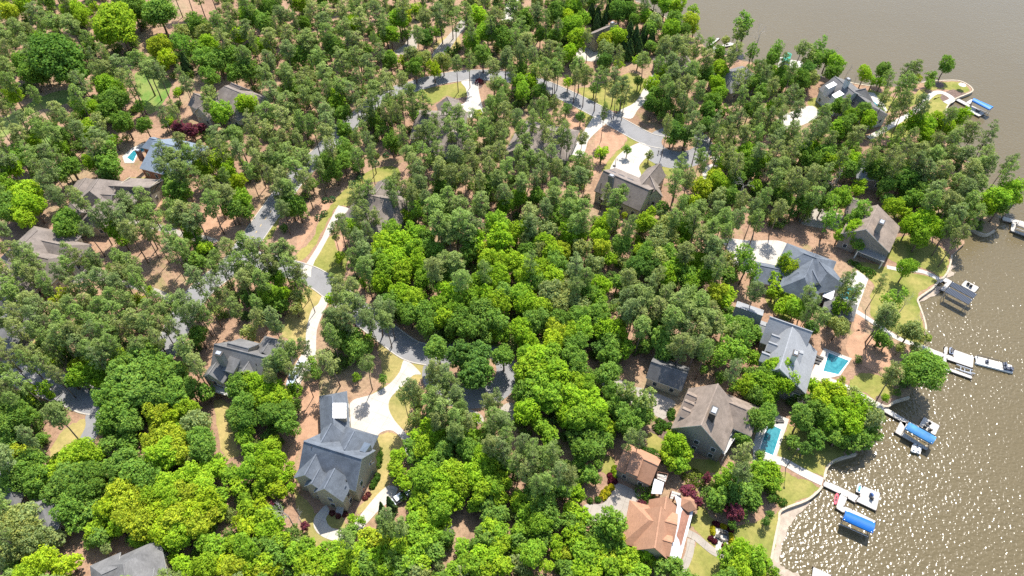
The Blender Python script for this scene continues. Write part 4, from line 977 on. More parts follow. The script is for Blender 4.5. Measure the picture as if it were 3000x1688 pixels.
# vehicles
def car(a, b, paint, label, truck=False):
    A_, B_ = at(*a), at(*b); d = B_-A_; L = 5.6 if truck else 4.8; ux = d.normalized(); ang = math.atan2(ux.y, ux.x); c = (A_+B_)/2
    t = thing('pickup_truck' if truck else 'parked_car', label, 'pickup truck' if truck else 'car', tuple(c)); Wd = 1.95
    F = lambda x, y, z: c+ux*x+Vector((-ux.y, ux.x, 0))*y+Vector((0, 0, z))
    def loft(m, secs, mat):
        for i in range(len(secs)-1):
            x0, w0, l0, h0 = secs[i]; x1, w1, l1, h1 = secs[i+1]
            q = [F(x0, -w0, l0), F(x0, -w0*.92, h0), F(x0, w0*.92, h0), F(x0, w0, l0)]; r = [F(x1, -w1, l1), F(x1, -w1*.92, h1), F(x1, w1*.92, h1), F(x1, w1, l1)]
            for k in range(4): m.poly([q[k], r[k], r[(k+1) % 4], q[(k+1) % 4]], mat)
        for s_, rev in ((secs[0], 0), (secs[-1], 1)):
            x0, w0, l0, h0 = s_; q = [F(x0, -w0, l0), F(x0, w0, l0), F(x0, w0*.92, h0), F(x0, -w0*.92, h0)]; m.poly(q[::-1] if not rev else q, mat)
    m = MB(); hl = L/2; loft(m, [(-hl, .85, .45, .75), (-hl+.15, .95, .35, .98), (0, .97, .35, 1.0), (hl-1.3, .97, .35, 1.0), (hl-.1, .9, .4, .82), (hl, .8, .45, .7)], paint); m.build('body', t)
    if truck: x0, x1 = -.3, hl-1.5
    else: x0, x1 = -hl+.3, hl-1.4
    m = MB(); loft(m, [(x0, .85, .95, 1.0), (x0+.35, .80, .95, 1.62), (x1-.9, .80, .95, 1.62), (x1, .85, .95, 1.0)], M_GLASS); cb = sub(m.build('windows', t))
    m = MB(); loft(m, [(x0+.38, .74, 1.6, 1.68), (x1-.95, .74, 1.6, 1.68)], paint); m.build('cab_roof', t)
    if truck: m = MB(); m.box(tuple(F(-hl+1.2, 0, 1.01)), (2.0, 1.6, .04), M_DARK, ang); m.build('truck_bed', t)
    for x in (-hl+.9, hl-.9):
        for y in (-.88, .88):
            m = MB(); m.tube([F(x, y-.12, .36), F(x, y+.12, .36)], .36, M_DARK, 12); wh = sub(m.build('wheel', t)); m = MB(); m.tube([F(x, y+(.13 if y > 0 else -.13), .36), F(x, y+(.15 if y > 0 else -.15), .36)], .2, M_POST, 8); m.build('rim', wh)
    for y in (-.65, .65): m = MB(); m.box(tuple(F(hl-.02, y, .7)), (.08, .32, .16), M_WHITE, ang); m.build('headlight', t)
car((872,1092), (884,1068), plain('silver_paint', (.55, .58, .62), .3, .05, 1, .3), 'silver pickup truck parked behind the car, left of the slate-blue-roofed house', True)
car((862,1100), (853,1124), plain('pale_blue_paint', (.50, .60, .68), .3, .05, 1, .3), 'pale car nearest the pines on the driveway left of the slate-blue-roofed house')
car((1173,1462), (1184,1454), plain('silver_paint', (.55, .58, .62), .3), 'small silver car tucked in trees right of the lower driveway')
car((960,1063), (966,1072), plain('navy_paint', (.03, .06, .12), .3), 'dark blue car in tree shade between the two lower-left houses')
# hedges and clipped shrubs
def leafball(name, label, cat, x, y, r_, h_, col, n=260, group=None, z=0.0, elong=1.0, ang=0.0):
    p = at(x, y, z); rs = np.random.RandomState(int(x*7+y)); m = MB(); V = []; Fc = []
    N = int(n*max(1, elong)); th = rs.uniform(0, 2*math.pi, N); u = rs.uniform(-.1, 1, N); rr = np.sqrt(np.clip(1-u*u, 0, 1)); nrm = np.stack([rr*np.cos(th), rr*np.sin(th), u], 1)
    pos = nrm*np.array([r_*elong, r_, h_])*rs.uniform(.82, 1.05, (N, 1)); ca, sa = math.cos(ang), math.sin(ang)
    pos = pos @ np.array([[ca, sa, 0], [-sa, ca, 0], [0, 0, 1]]); nrm = nrm @ np.array([[ca, sa, 0], [-sa, ca, 0], [0, 0, 1]])
    me = leaf_mesh(name, pos, nrm, 0.22, rs, 0.45); 
    me.materials.append(M_LEAF); o = bpy.data.objects.new(name, me); COL.objects.link(o); o.location = p; o.color = (*col, 1); tag(o, label, cat, group); return o
def set_tint(me, vals=None):
    n = len(me.vertices); a = me.attributes.new('tint', 'FLOAT_COLOR', 'POINT'); a.data.foreach_set('color', (np.ones(n*4, np.float32) if vals is None else vals.astype(np.float32).ravel()))
def leaf_mesh(name, pos, nrm, size, rs, jit=0.7, aspect=0.75):
    N = len(pos); n = nrm+rs.normal(0, jit, (N, 3)); n /= np.linalg.norm(n, axis=1, keepdims=True)
    a = rs.normal(0, 1, (N, 3)); a -= n*np.sum(a*n, 1, keepdims=True); a /= np.linalg.norm(a, axis=1, keepdims=True); b = np.cross(n, a)
    s = size*rs.uniform(.6, 1.3, (N, 1)); a = a*s; b = b*s*aspect
    v = np.stack([pos-a-b*.4, pos+a*.2-b, pos+a+b*.4, pos-a*.2+b], 1).reshape(-1, 3)
    me = bpy.data.meshes.new(name); me.vertices.add(len(v)); me.vertices.foreach_set('co', v.astype(np.float32).ravel())
    me.loops.add(4*N); me.loops.foreach_set('vertex_index', np.arange(4*N, dtype=np.int32)); me.polygons.add(N); me.polygons.foreach_set('loop_start', np.arange(0, 4*N, 4, dtype=np.int32))
    me.polygons.foreach_set('loop_total', np.full(N, 4, dtype=np.int32)); me.update(calc_edges=True); set_tint(me); return me
YEL, PUR, GRN, RED = (0.36, 0.34, 0.02), (0.10, 0.022, 0.035), (0.07, 0.15, 0.025), (0.22, 0.02, 0.05)
T7 = lambda x, y: px_(1500, 1266, 3.433, (x, y))[0]
gb = 'clipped yellow shrubs by the parking court'
for k, (x, y) in enumerate(((915,655),(927,615),(962,615),(962,580),(997,560))): leafball('shrub', 'clipped round yellow shrub, %s in the row by the aged parking court' % ['first from the bottom','second from the bottom','middle','second from the top','topmost'][k], 'shrub', *T7(x, y), 1.05 if k == 0 else .85, .9, YEL, 170, gb)
for k, (x, y) in enumerate(((787,695),(862,685))): leafball('shrub', 'small green shrub, %s of the two below the yellow row' % ['left','right'][k], 'shrub', *T7(x, y), .8, .8, GRN, 140)
for k, (x, y) in enumerate(((985,440),(997,470),(1030,500),(992,505))): leafball('shrub', 'dark purple shrub, %s in the clump left of the orange garage' % ['topmost','second','right-hand','lowest'][k], 'shrub', *T7(x, y), .75, .8, PUR, 140, 'purple shrubs left of the orange garage')
for k, (x, y) in enumerate(((1035,365),(1025,400),(1035,440))): leafball('shrub', 'bright yellow-green shrub, %s beside the orange garage' % ['top','middle','bottom'][k], 'shrub', *T7(x, y), .8, .9, (.2, .3, .02), 150)
for k, (x, y, e, c, an, l) in enumerate(((2055,930,1.7,PUR,-.4,'long dark purple hedge block at the top left of the fire-pit terrace'),(2130,955,2.0,YEL,-.45,'long yellow hedge block along the top of the fire-pit terrace'),(2018,995,2.0,YEL,1.45,'yellow hedge block on the left of the fire-pit terrace'),
   (2198,1070,2.4,YEL,1.5,'golden hedge block on the right of the fire-pit terrace'),(2200,995,1,PUR,0,'purple shrub ball at the top right of the fire-pit terrace'),(1998,1075,1.1,PUR,0,'purple shrub ball left of the terrace entrance'),(2035,1102,1.1,PUR,0,'purple shrub ball just left of the terrace steps'),
   (2133,1150,1.0,PUR,0,'left of two purple shrub balls at the bottom right of the fire-pit terrace'),(2173,1162,1.0,PUR,0,'right of two purple shrub balls at the bottom right of the fire-pit terrace'),(2178,978,1,PUR,0,'small purple ball next to the yellow hedge end'))):
    leafball('hedge' if e > 1.3 else 'shrub', l, 'hedge' if e > 1.3 else 'shrub', *T7(x, y), .62, .8, c, 150, 'hedges round the fire-pit terrace', elong=e, ang=an)
T6 = lambda x, y: px_(1500, 844, 3.433, (x, y))[0]
for k, (x, y) in enumerate(((1605,1245),(1592,1275),(1600,1303),(1480,1345),(1485,1388),(1445,1408),(1520,1372),(1535,1400),(1515,1405),(1580,1390),(1475,1440))):
    leafball('shrub', 'clipped round green shrub, %s by the terraced bed left of the brown-taupe house' % ['topmost','second from top','third from top','fourth','fifth','leftmost','sixth','seventh','eighth','rightmost','lowest'][k], 'shrub', *T6(x, y), 1.0, .95, GRN, 150, 'clipped shrubs in the terraced bed')
T5 = lambda x, y: px_(750, 1266, 3.433, (x, y))[0]
nth = ['topmost','second','third','fourth','fifth','sixth','seventh','eighth','lowest']
for k, (x, y) in enumerate(((1180,130),(1225,190),(1232,240),(1228,285),(1220,330),(1222,445),(1215,480),(1190,515),(1172,550))):
    leafball('shrub', 'small green shrub, %s along the right wall of the slate-blue-roofed house' % nth[k], 'shrub', *T5(x, y), 1.2 if k < 5 else .8, 1.0, (.06, .13, .02), 150, 'foundation shrubs of the slate-blue-roofed house')
for k, (x, y) in enumerate(((1130,630),(1100,665),(765,820),(830,845),(895,830))): leafball('shrub', 'reddish low shrub, %s from the right wall towards the slate-blue-roofed house steps' % ['first','second','third','fourth','fifth'][k], 'shrub', *T5(x, y), .7, .6, (.15, .05, .05), 110)
T4 = lambda x, y: px_(2250, 422, 3.433, (x, y))[0]
for k, (x, y) in enumerate(((830,1200),(880,1215),(910,1240),(955,1270),(1000,1275),(1050,1300),(1010,1330))): leafball('shrub', 'low green shrub above the turquoise pool terrace, %s counting from the left' % (nth[k] if k else 'first'), 'shrub', *T4(x, y), 1.1, 1.1, GRN, 130, 'shrubs above the turquoise pool terrace')
T1 = lambda x, y: px_(750, 422, 3.433, (x, y))[0]
for k, (x, y) in enumerate(((630,750),(765,565),(970,405),(1045,355),(1055,305),(1310,120),(1210,205),(700,575),(690,710))): leafball('shrub', 'round bluish-green bush, %s counting up the straw bank left of the straight driveway' % nth[k], 'shrub', *T1(x, y), 1.3, 1.4, (.06, .14, .06), 150, 'bushes on the straw bank')
leafball('shrub', 'round purple shrub at the mouth of the upper white driveway', 'shrub', 1404, 244, 1.9, 2.0, PUR, 260)
leafball('shrub', 'small green bush in the straw bed right of the lone pine by the curved driveway', 'shrub', *px_(750, 844, 3.433, (1635,1190))[0], 1.1, 1.3, GRN, 160)
leafball('shrub', 'small round green bush near the lawn edge below the dead-straight walkway', 'shrub', *px_(2250, 1266, 3.433, (145,712))[0], 1.1, 1.2, GRN, 160)
leafball('shrub', 'green bush at the lawn edge left of the tiny round bush', 'shrub', *px_(2250, 1266, 3.433, (60,665))[0], 1.3, 1.4, GRN, 160)
for k, (x, y) in enumerate(((2105,420),(2065,445),(2055,1140))): pass
leafball('hedge', 'low green hedge right of the orange garage roof', 'hedge', *T7(1425,235), 1.5, 1.4, GRN, 300, elong=2.4, ang=-.5)
leafball('shrub', 'bright green shrub between the orange house and its garage', 'shrub', *T7(1335,600), 2.6, 2.2, (.11, .22, .03), 420)
leafball('shrub', 'dark green shrub beside the breezeway of the orange house', 'shrub', *T7(1360,670), 1.5, 1.6, GRN, 220)
leafball('shrub', 'yellow-green azalea clump on the bank above the orange-house lawn, left one', 'shrub', *T7(1810,450), 2.2, 1.4, (.17, .22, .04), 300, elong=1.5, ang=-.5)
leafball('shrub', 'green azalea clump on the bank above the orange-house lawn, right one', 'shrub', *T7(1910,510), 2.0, 1.4, (.12, .2, .03), 300, elong=1.5, ang=-.5)
# garden umbrella table on the point
p = at(2812, 262, 0); t = thing('patio_umbrella', 'small white patio umbrella in the mulch bed on the grassy point', 'umbrella', tuple(p)); m = MB(); m.tube([p, p+Vector((0, 0, 2.3))], .05, M_POST); m.build('pole', t)
m = MB(); n8 = [p+Vector((math.cos(i*math.pi/4)*1.4, math.sin(i*math.pi/4)*1.4, 2.0)) for i in range(8)]
for i in range(8): m.poly([n8[i], n8[(i+1) % 8], p+Vector((0, 0, 2.6))], M_WHITE)
m.build('canopy', t)

# ------------------------------------------------------------------ trees
def clumps(rs, C, rad, n_leaf, size, flat=0.8, up=0.25):
    P, N = [], []
    for c, r_ in zip(C, rad):
        n = int(n_leaf*(r_**2)); th = rs.uniform(0, 2*math.pi, n); u = rs.uniform(-.75, 1, n); q = np.sqrt(np.clip(1-u*u, 0, 1))
        d = np.stack([q*np.cos(th), q*np.sin(th), u], 1); P.append(c+d*r_*rs.uniform(.7, 1.1, (n, 1))*np.array([1, 1, flat])); N.append(d*.8+np.array([.08, .25, up+.35]))
    return np.concatenate(P), np.concatenate(N)
def trunk_mesh(name, Ht, r0, lean, limbs, mat, rs):
    m = MB(); top = Vector((lean[0], lean[1], Ht))
    pts = [Vector((lean[0]*t*t+rs.normal(0, .06), lean[1]*t*t+rs.normal(0, .06), Ht*t-(.4 if t == 0 else 0))) for t in (0, .2, .45, .7, .88, 1)]
    m.tube(pts, [r0*1.25, r0, r0*.85, r0*.65, r0*.4, r0*.2], mat, 6)
    for (t, e) in limbs:
        s_ = Vector((lean[0]*t*t, lean[1]*t*t, Ht*t)); e = Vector(e); mid = s_.lerp(e, .5)+Vector((0, 0, .12*(e-s_).length)); m.tube([s_, mid, e], [r0*.38, r0*.25, r0*.10], mat, 4, cap=False)
    return m.mesh(name, smooth=True)
PROTO = {}
def broad(key, r_, hc, vz, seed, n_cl, leaf=0.30, dens=34, mat=None, trunk=M_BARK, squash=1.0, gaps=0.0):
    rs = np.random.RandomState(seed); C, rad = [], []
    lobes = [(np.array([0, 0, 0.05]), .8)]+[(np.array([math.cos(a), math.sin(a), rs.uniform(-.6, .6)])*rs.uniform(.4, .65), rs.uniform(.38, .62)) for a in rs.uniform(0, 6.28, 8)]
    pts = []
    tries = 0
    while len(C) < n_cl and tries < 6000:
        tries += 1; lc, lr = lobes[rs.randint(len(lobes))]; d = rs.normal(0, 1, 3); d /= np.linalg.norm(d)
        if d[2] < -.55: continue
        q = (lc+d*lr*.86)*np.array([r_*.9, r_*.9, vz*.9])
        if any(np.linalg.norm((q-l[0]*np.array([r_*.9, r_*.9, vz*.9]))/np.array([r_*.9, r_*.9, vz*.9])) < l[1]*.68 for l in lobes): continue
        if any(np.linalg.norm(q-p) < r_*.17 for p in C): continue
        if rs.rand() < gaps: continue
        C.append(q*rs.uniform(.86, 1.12)); rad.append(r_*rs.uniform(.11, .24))
    for k in range(int(n_cl*.25)):      # inner clumps
        d = rs.normal(0, 1, 3); d /= np.linalg.norm(d); C.append(d*rs.uniform(.2, .55)*np.array([r_, r_, vz])); rad.append(r_*.27)
    C = [c+np.array([0, 0, hc]) for c in C]; P, N = clumps(rs, C, rad, dens, leaf); me = leaf_mesh('crown', P, N, leaf, rs, .42)
    me.materials.append(mat or M_LEAF); limbs = [(rs.uniform(.35, .8), C[k]*np.array([.8, .8, 1])) for k in rs.choice(len(C), 9)]
    PROTO.setdefault(key, []).append((trunk_mesh('trunk', hc+vz*.5, .11+.045*r_, rs.normal(0, .3, 2), limbs, trunk, rs), me, r_, hc))
def pine(key, r_, H0, H1, seed, n_br, leaf=0.30, dens=30, lean=.5):
    rs = np.random.RandomState(seed); C, rad, limbs = [], [], []; ln = rs.normal(0, lean, 2); Ht = H1-.5
    for k in range(n_br):
        t = (k+.5)/n_br; z = H0+(H1-H0)*t; prof = math.sin(math.pi*min(1, (t*.82+.16)))**.6*(1 if t > .25 else .75)
        a = k*2.4+rs.normal(0, .5); L = r_*prof*rs.uniform(.45, 1.0); tz = z/Ht; base = np.array([ln[0]*tz*tz, ln[1]*tz*tz, z-.7])
        tip = base+np.array([math.cos(a)*L, math.sin(a)*L, .55+rs.normal(0, .3)]); C.append(tip); rad.append(rs.uniform(.55, .95)*r_/3.2)
        if L > r_*.5: C.append(base+(tip-base)*.55+np.array([rs.normal(0, .4), rs.normal(0, .4), .3])); rad.append(rs.uniform(.5, .8)*r_/3.2)
        limbs.append((min(.97, (z-.9)/Ht), tip))
    P, N = clumps(rs, C, rad, dens, leaf, .62, .5); me = leaf_mesh('crown', P, N, leaf, rs, .5, .36); me.materials.append(M_NEEDLE)
    PROTO.setdefault(key, []).append((trunk_mesh('trunk', Ht, .21, ln, limbs, M_PBARK, rs), me, r_, (H0+H1)/2+.4))
def cone(key, r_, H, seed, mat=None):
    rs = np.random.RandomState(seed); n = 2600; t = rs.uniform(0, 1, n)**.8; th = rs.uniform(0, 6.283, n); rr = r_*(1-t)**.75*(.8+.2*np.sin(th*5+t*14))
    P = np.stack([np.cos(th)*rr, np.sin(th)*rr, .4+t*(H-.4)], 1)*1.0; N = np.stack([np.cos(th), np.sin(th), np.full(n, .35)], 1)
    me = leaf_mesh('crown', P, N, .26, rs, .4); me.materials.append(M_LEAF); PROTO.setdefault(key, []).append((trunk_mesh('trunk', H*.9, .2, (0, 0), [], M_BARK, rs), me, r_, H/2))
def bare(key, H, seed):
    rs = np.random.RandomState(seed); m = MB()
    def br(p, d, L, r_, k):
        q = p+d*L; m.tube([p, p.lerp(q, .5)+Vector(rs.normal(0, L*.04, 3)), q], [r_, r_*.8, r_*.55], M_GBARK, 4, cap=False)
        if k == 0: return
        for i in range(3 if k > 1 else 4):
            d2 = (d+Vector(rs.normal(0, .48, 3))+Vector((0, 0, .12))).normalized(); br(q if i < 2 else p.lerp(q, .6), d2, L*rs.uniform(.55, .8), r_*.5, k-1)
    br(Vector((0, 0, H*.33)), Vector((0.03, 0, 1)), H*.3, .12, 4); me = m.mesh('crown')
    PROTO.setdefault(key, []).append((trunk_mesh('trunk', H*.36, .2, (0, 0), [], M_GBARK, rs), me, H*.28, H*.65))
for s_ in range(4): broad('S', 2.2, 4.0, 3.0, 10+s_, 60, .20, 110, gaps=.1)
for s_ in range(10): broad('M', 3.7, 7.2, 5.6, 20+s_, 120, .235, 84, gaps=.12)
for s_ in range(4): broad('L', 5.9, 8.8, 6.6, 30+s_, 170, .27, 60, gaps=.1)
for s_ in range(4): broad('T', 2.7, 8.4, 6.2, 60+s_, 70, .22, 80, gaps=.2)      # tall narrow, sparse
for s_ in range(12): pine('P', 3.3, 8.4+(s_ % 3)*.9, 15.8+(s_ % 4)*1.0, 40+s_, 34+(s_ % 3)*5, .33, 58, .9)
for s_ in range(4): pine('Q', 2.6, 4.6, 13.0, 50+s_, 30, .32, 62, .3)
for s_ in range(2): cone('C', 1.7, 8.5, 70+s_)
for s_ in range(3): bare('B', 9.0, 80+s_)
KIND = {  # key: proto, name, category, colours, words
 'P': ('P', 'pine_tree', 'pine tree', [(.25, .32, .10), (.225, .29, .11), (.29, .33, .115), (.24, .335, .09)], ['tall grey-green pine', 'tall dusky green pine', 'tall pale olive pine', 'tall green pine']),
 'Q': ('Q', 'pine_tree', 'pine tree', [(.15, .215, .07), (.17, .245, .085)], ['dark full-crowned pine', 'mid-green full-crowned pine']),
 'G': ('M', 'broadleaf_tree', 'broadleaf tree', [(.27, .44, .03), (.235, .40, .04), (.31, .46, .035)], ['bright green broadleaf tree', 'fresh green broadleaf tree', 'vivid lime-green broadleaf tree']),
 'Y': ('M', 'broadleaf_tree', 'broadleaf tree', [(.36, .48, .03), (.30, .46, .035), (.38, .46, .04)], ['yellow-green broadleaf tree', 'lime-yellow broadleaf tree', 'golden-green broadleaf tree']),
 'M': ('M', 'broadleaf_tree', 'broadleaf tree', [(.17, .30, .05), (.19, .32, .06)], ['mid-green broadleaf tree', 'leafy green broadleaf tree']),
 'K': ('M', 'broadleaf_tree', 'broadleaf tree', [(.12, .23, .05), (.13, .25, .045)], ['dark green broadleaf tree', 'deep green broadleaf tree']),
 'O': ('M', 'broadleaf_tree', 'broadleaf tree', [(0.333, 0.385, 0.123), (0.280, 0.350, 0.131)], ['pale olive broadleaf tree', 'pale green broadleaf tree']),
 'T': ('T', 'broadleaf_tree', 'broadleaf tree', [(0.175, 0.324, 0.052), (0.228, 0.385, 0.052), (0.280, 0.367, 0.105)], ['slender green broadleaf tree', 'slender bright green broadleaf tree', 'slender pale green broadleaf tree']),
 'C': ('C', 'cypress_tree', 'cypress tree', [(.10, .17, .06)], ['dark conical cypress']),
 'R': ('S', 'maple_tree', 'maple tree', [(0.184, 0.052, 0.079)], ['purple-leaved maple']),
 'B': ('B', 'bare_tree', 'bare tree', [(0.525, 0.525, 0.525)], ['bare grey-branched tree'])}
TREES = []; rt = random.Random(11)
def place(k, px, py, rpx, lo=.62):
    pk, nm, cat, cols, words = KIND[k]
    if k == 'P': rpx *= .86
    if pk == 'M':
        r_m = rpx*depth_at(at(px, py, 6))/FPX; pk = 'S' if r_m < 2.6 else ('L' if r_m > 4.7 else 'M')
    protos = PROTO[pk]; pr = protos[rt.randrange(len(protos))]; r0, hc = pr[2], pr[3]; h_ = hc
    for _ in range(3):
        p = at(px, py, h_); r_m = rpx*depth_at(p)/FPX; s = max(.5, min(1.75, r_m/r0)); sz = (.8+.2*s)*(1 if pk not in 'PQ' else 1) if pk in 'PQCT' else (.35+.65*s); h_ = hc*sz
    ci = rt.randrange(len(cols)); c = cols[ci]; j = rt.uniform(.85, 1.15)
    TREES.append(dict(k=k, p=Vector((p.x, p.y, 0)), s=s, sz=sz, mesh=pr, px=px, py=py, r=rpx, name=nm, cat=cat, col=tuple(min(1, x*j) for x in c), word=words[ci]))
def T(col, row, s):
    for e in s.replace('\n', ' ').split(';'):
        q = e.split()
        if len(q) == 4: place(q[0], col*750+float(q[1])/3.4333, row*422+float(q[2])/3.4333, float(q[3])/3.4333)
T(0,0,'''Y 60 120 110;Y 230 40 100;P 340 130 120;P 520 180 130;P 700 240 120;P 30 350 110;P 150 270 100;Y 760 100 110;G 820 190 80;P 230 430 110;P 330 540 100;K 620 560 270;G 1180 240 300;M 1330 90 170;M 1600 140 180;M 250 630 140;M 300 740 120;
P 60 650 110;P 90 790 110;M 430 770 70;Y 1600 480 130;Y 1680 600 100;P 1400 600 120;P 1240 640 110;P 1040 660 110;P 1480 680 110;P 1580 700 100;P 960 710 90;P 820 800 100;P 780 960 110;G 1080 880 150;M 1150 1020 140;P 1320 830 100;P 1250 760 90;M 1080 1130 100;
M 1250 1230 110;M 1460 1270 80;P 560 1110 110;P 690 1190 100;P 220 1220 90;P 160 1330 100;P 370 1290 90;P 520 1310 100;P 980 1230 100;P 1020 1360 110;G 900 1340 110;P 760 1280 90;P 330 1180 80;
M 1970 250 110;P 2330 90 100;P 2480 50 100;P 2170 210 100;O 2060 340 90;O 1850 340 90;P 2300 250 100;G 2500 180 110;P 2480 280 100;G 2100 460 120;P 2250 380 100;G 2400 360 90;M 2050 610 110;M 2190 620 110;M 2310 560 100;P 2450 540 110;M 2490 720 110;M 2350 750 100;M 2110 770 90;T 1990 480 80;T 1890 480 80;T 1780 440 80;C 1850 640 70;
T 2090 970 90;T 2110 1100 80;G 2230 1140 110;G 2480 1050 110;Y 1700 1220 55;R 1810 1280 80;R 1930 1310 80;R 2020 1290 60;Y 1910 1310 60;P 1800 1410 90;P 2180 1370 110;P 2380 1340 110;P 2510 1250 100;K 1660 1250 50;G 1780 930 50''')
T(1,0,'''M 120 80 110;M 60 230 100;G 440 30 100;P 250 110 100;P 560 80 100;P 700 130 100;P 850 110 100;P 990 60 100;P 130 370 110;P 320 340 110;P 500 390 120;P 700 330 110;P 640 210 100;P 880 260 110;P 1040 200 110;P 1240 130 120;M 780 470 110;P 600 560 120;P 120 590 110;P 300 480 100;
G 60 480 90;M 440 560 100;P 860 600 120;P 1010 420 110;P 960 380 90;G 1000 250 100;P 700 720 120;P 520 740 110;P 290 720 110;P 100 730 110;P 830 830 110;P 1010 560 110;G 1440 200 110;Y 1480 170 90;G 1360 370 100;M 1310 330 90;P 1260 250 80;P 1430 80 100;G 1600 90 60;P 1680 150 100;P 1850 120 110;P 1960 60 100;P 2000 190 90;
K 1700 380 90;P 1620 340 80;P 2130 130 100;G 2230 180 100;G 2330 330 120;G 2180 420 90;O 2200 90 90;P 2440 170 110;P 2380 260 80;M 2480 400 110;P 2500 560 110;P 2400 640 100;M 2280 560 100;Y 1350 560 60;O 1560 560 80;O 1680 600 80;M 1350 600 80;M 1600 680 90;Y 1470 610 60;Y 1790 700 75;O 1880 620 75;O 1840 590 60;K 1930 520 50;
P 1100 660 110;P 1180 760 100;P 1330 790 100;P 1150 880 110;P 1320 900 100;P 980 900 100;P 1120 1020 110;P 1330 1010 90;P 1560 930 90;P 1460 1000 80;P 1570 1050 80;P 1700 1030 100;P 1300 1110 80;P 1040 1110 100;G 830 1040 100;G 780 990 80;M 880 1150 80;P 170 930 130;P 300 1020 130;P 110 1120 130;P 300 1180 120;P 100 1300 110;P 680 1120 110;P 730 1240 110;P 640 1330 110;P 560 1240 90;
P 470 950 100;P 560 880 100;P 620 1010 90;P 480 820 90;M 370 880 90;P 1900 1130 90;P 2040 1140 90;P 1800 1200 90;P 1720 1290 100;P 1960 1270 100;P 1800 1350 100;P 1620 1330 90;P 2070 1270 90;P 2160 1180 80;Y 2230 1160 60;P 2130 1360 100;P 2290 1270 100;P 2350 1050 90;P 2330 1180 90;P 2460 990 90;P 2480 1130 100;P 2490 860 100;P 2380 820 90;P 2470 1310 100;P 2480 1410 80;P 2350 1380 90''')
T(2,0,'''P 30 70 100;M 130 190 100;P 80 300 100;P 270 110 110;O 260 50 60;M 450 120 120;P 350 200 80;G 620 80 110;G 700 200 90;G 600 280 120;G 650 400 110;Y 560 180 80;M 430 380 80;P 150 400 110;P 350 500 110;P 220 540 90;G 580 530 80;C 800 130 60;C 870 160 60;C 930 190 55;C 850 240 60;C 980 80 60;K 1080 110 110;K 1180 120 90;
C 1180 330 70;C 1250 370 65;C 1120 420 60;C 1330 350 55;C 1190 500 60;C 1290 480 60;C 1410 380 50;Y 930 430 90;G 1040 370 100;O 940 510 80;K 930 620 80;G 1070 650 60;O 1430 230 90;G 1340 170 70;G 1540 50 90;G 1660 80 90;M 1640 200 90;G 1590 300 100;Y 1800 220 80;G 1820 110 60;Y 1830 290 60;M 1400 300 80;P 1540 450 90;P 1660 420 90;P 1500 520 90;P 1780 430 100;P 1880 450 80;P 1750 540 90;
T 2350 260 110;T 2280 340 70;B 2480 370 100;T 2420 520 70;T 1990 440 50;O 2150 410 50;P 2220 520 100;P 1940 600 100;P 1620 600 90;P 1340 590 90;P 1480 640 80;G 1270 610 60;M 1400 460 60;G 2100 720 90;G 2060 850 80;M 1950 760 90;P 1820 700 100;P 1640 720 100;P 1770 830 100;P 1550 820 90;P 1680 900 90;P 1900 900 90;
P 690 640 110;P 640 760 80;P 740 750 80;P 860 800 90;P 470 580 90;P 330 640 90;P 420 680 80;P 60 380 80;T 240 720 90;G 80 830 80;G 190 830 80;G 100 930 80;P 350 720 80;G 560 830 60;P 440 700 90;P 960 780 70;P 1040 770 90;P 1120 830 80;P 1060 900 70;P 1140 930 70;K 830 890 60;P 930 1110 30;
G 1500 730 70;G 1400 860 80;M 1420 960 80;K 1400 1060 80;M 1540 970 70;M 1560 1060 80;P 1600 900 80;M 1500 1160 50;K 1270 820 60;K 1100 1020 60;K 540 1100 60;K 690 1180 60;G 2070 960 80;M 2020 1040 90;K 1960 1130 90;M 2130 1130 70;P 2300 800 90;P 2380 760 80;M 2450 830 90;M 2520 920 90;P 2330 950 80;P 2470 1010 90;M 2380 1120 80;P 2500 660 60;
P 2300 1190 90;P 2470 1160 90;P 2230 1100 70;K 1650 1330 90;K 1750 1360 90;M 1600 1400 70;P 60 1180 80;P 100 1300 80;P 220 1190 80;P 330 1300 70;P 340 1210 60;P 470 1210 90;P 500 1330 90;P 380 1390 90;P 560 1400 80;P 700 1370 70;P 2200 1230 70;P 2050 1250 80;K 1960 1260 80;K 2020 1330 70;P 2100 1400 80;P 2350 1330 90;P 2480 1330 90''')
T(3,0,'''T 100 480 70;P 340 460 90;T 510 480 70;T 400 580 80;M 470 620 80;K 390 710 90;M 340 800 90;O 430 800 70;M 600 590 80;G 680 660 90;M 640 740 80;B 800 720 50;G 110 750 80;M 160 820 80;P 60 860 90;Y 20 900 50;G 970 750 70;G 1060 810 60;G 1140 830 60;P 1240 790 80;P 1350 820 90;P 1430 850 80;Y 1500 790 45;M 1640 770 65;M 1620 850 55;B 880 800 30;B 660 560 50;
P 110 1010 90;P 220 960 90;P 330 990 80;P 300 1080 80;G 60 1080 80;P 140 1140 80;P 20 1180 80;P 570 1140 90;M 700 1080 90;P 790 1030 50;G 830 1180 80;M 970 1130 90;G 1000 1220 80;M 760 1260 100;P 560 1260 90;G 690 1300 90;P 880 1330 100;P 440 1320 100;P 250 1300 100;P 90 1290 90;P 80 1400 100;P 340 1400 90;P 640 1400 90;
P 1180 980 80;M 1120 1110 50;P 1340 980 80;P 1400 1040 80;P 1540 1020 80;P 1570 1100 60;P 1250 1150 60;G 1480 1240 110;G 1600 1280 90;G 1700 1230 90;G 1800 1290 80;G 1600 1380 80;P 1840 1150 80;G 1920 1180 90;P 1980 1280 100;P 2080 1330 90;P 2230 1360 100;P 1450 1380 90;P 1890 1380 100;P 1330 1330 50;P 1100 1390 80;P 1700 1400 80;G 1350 1290 60''')
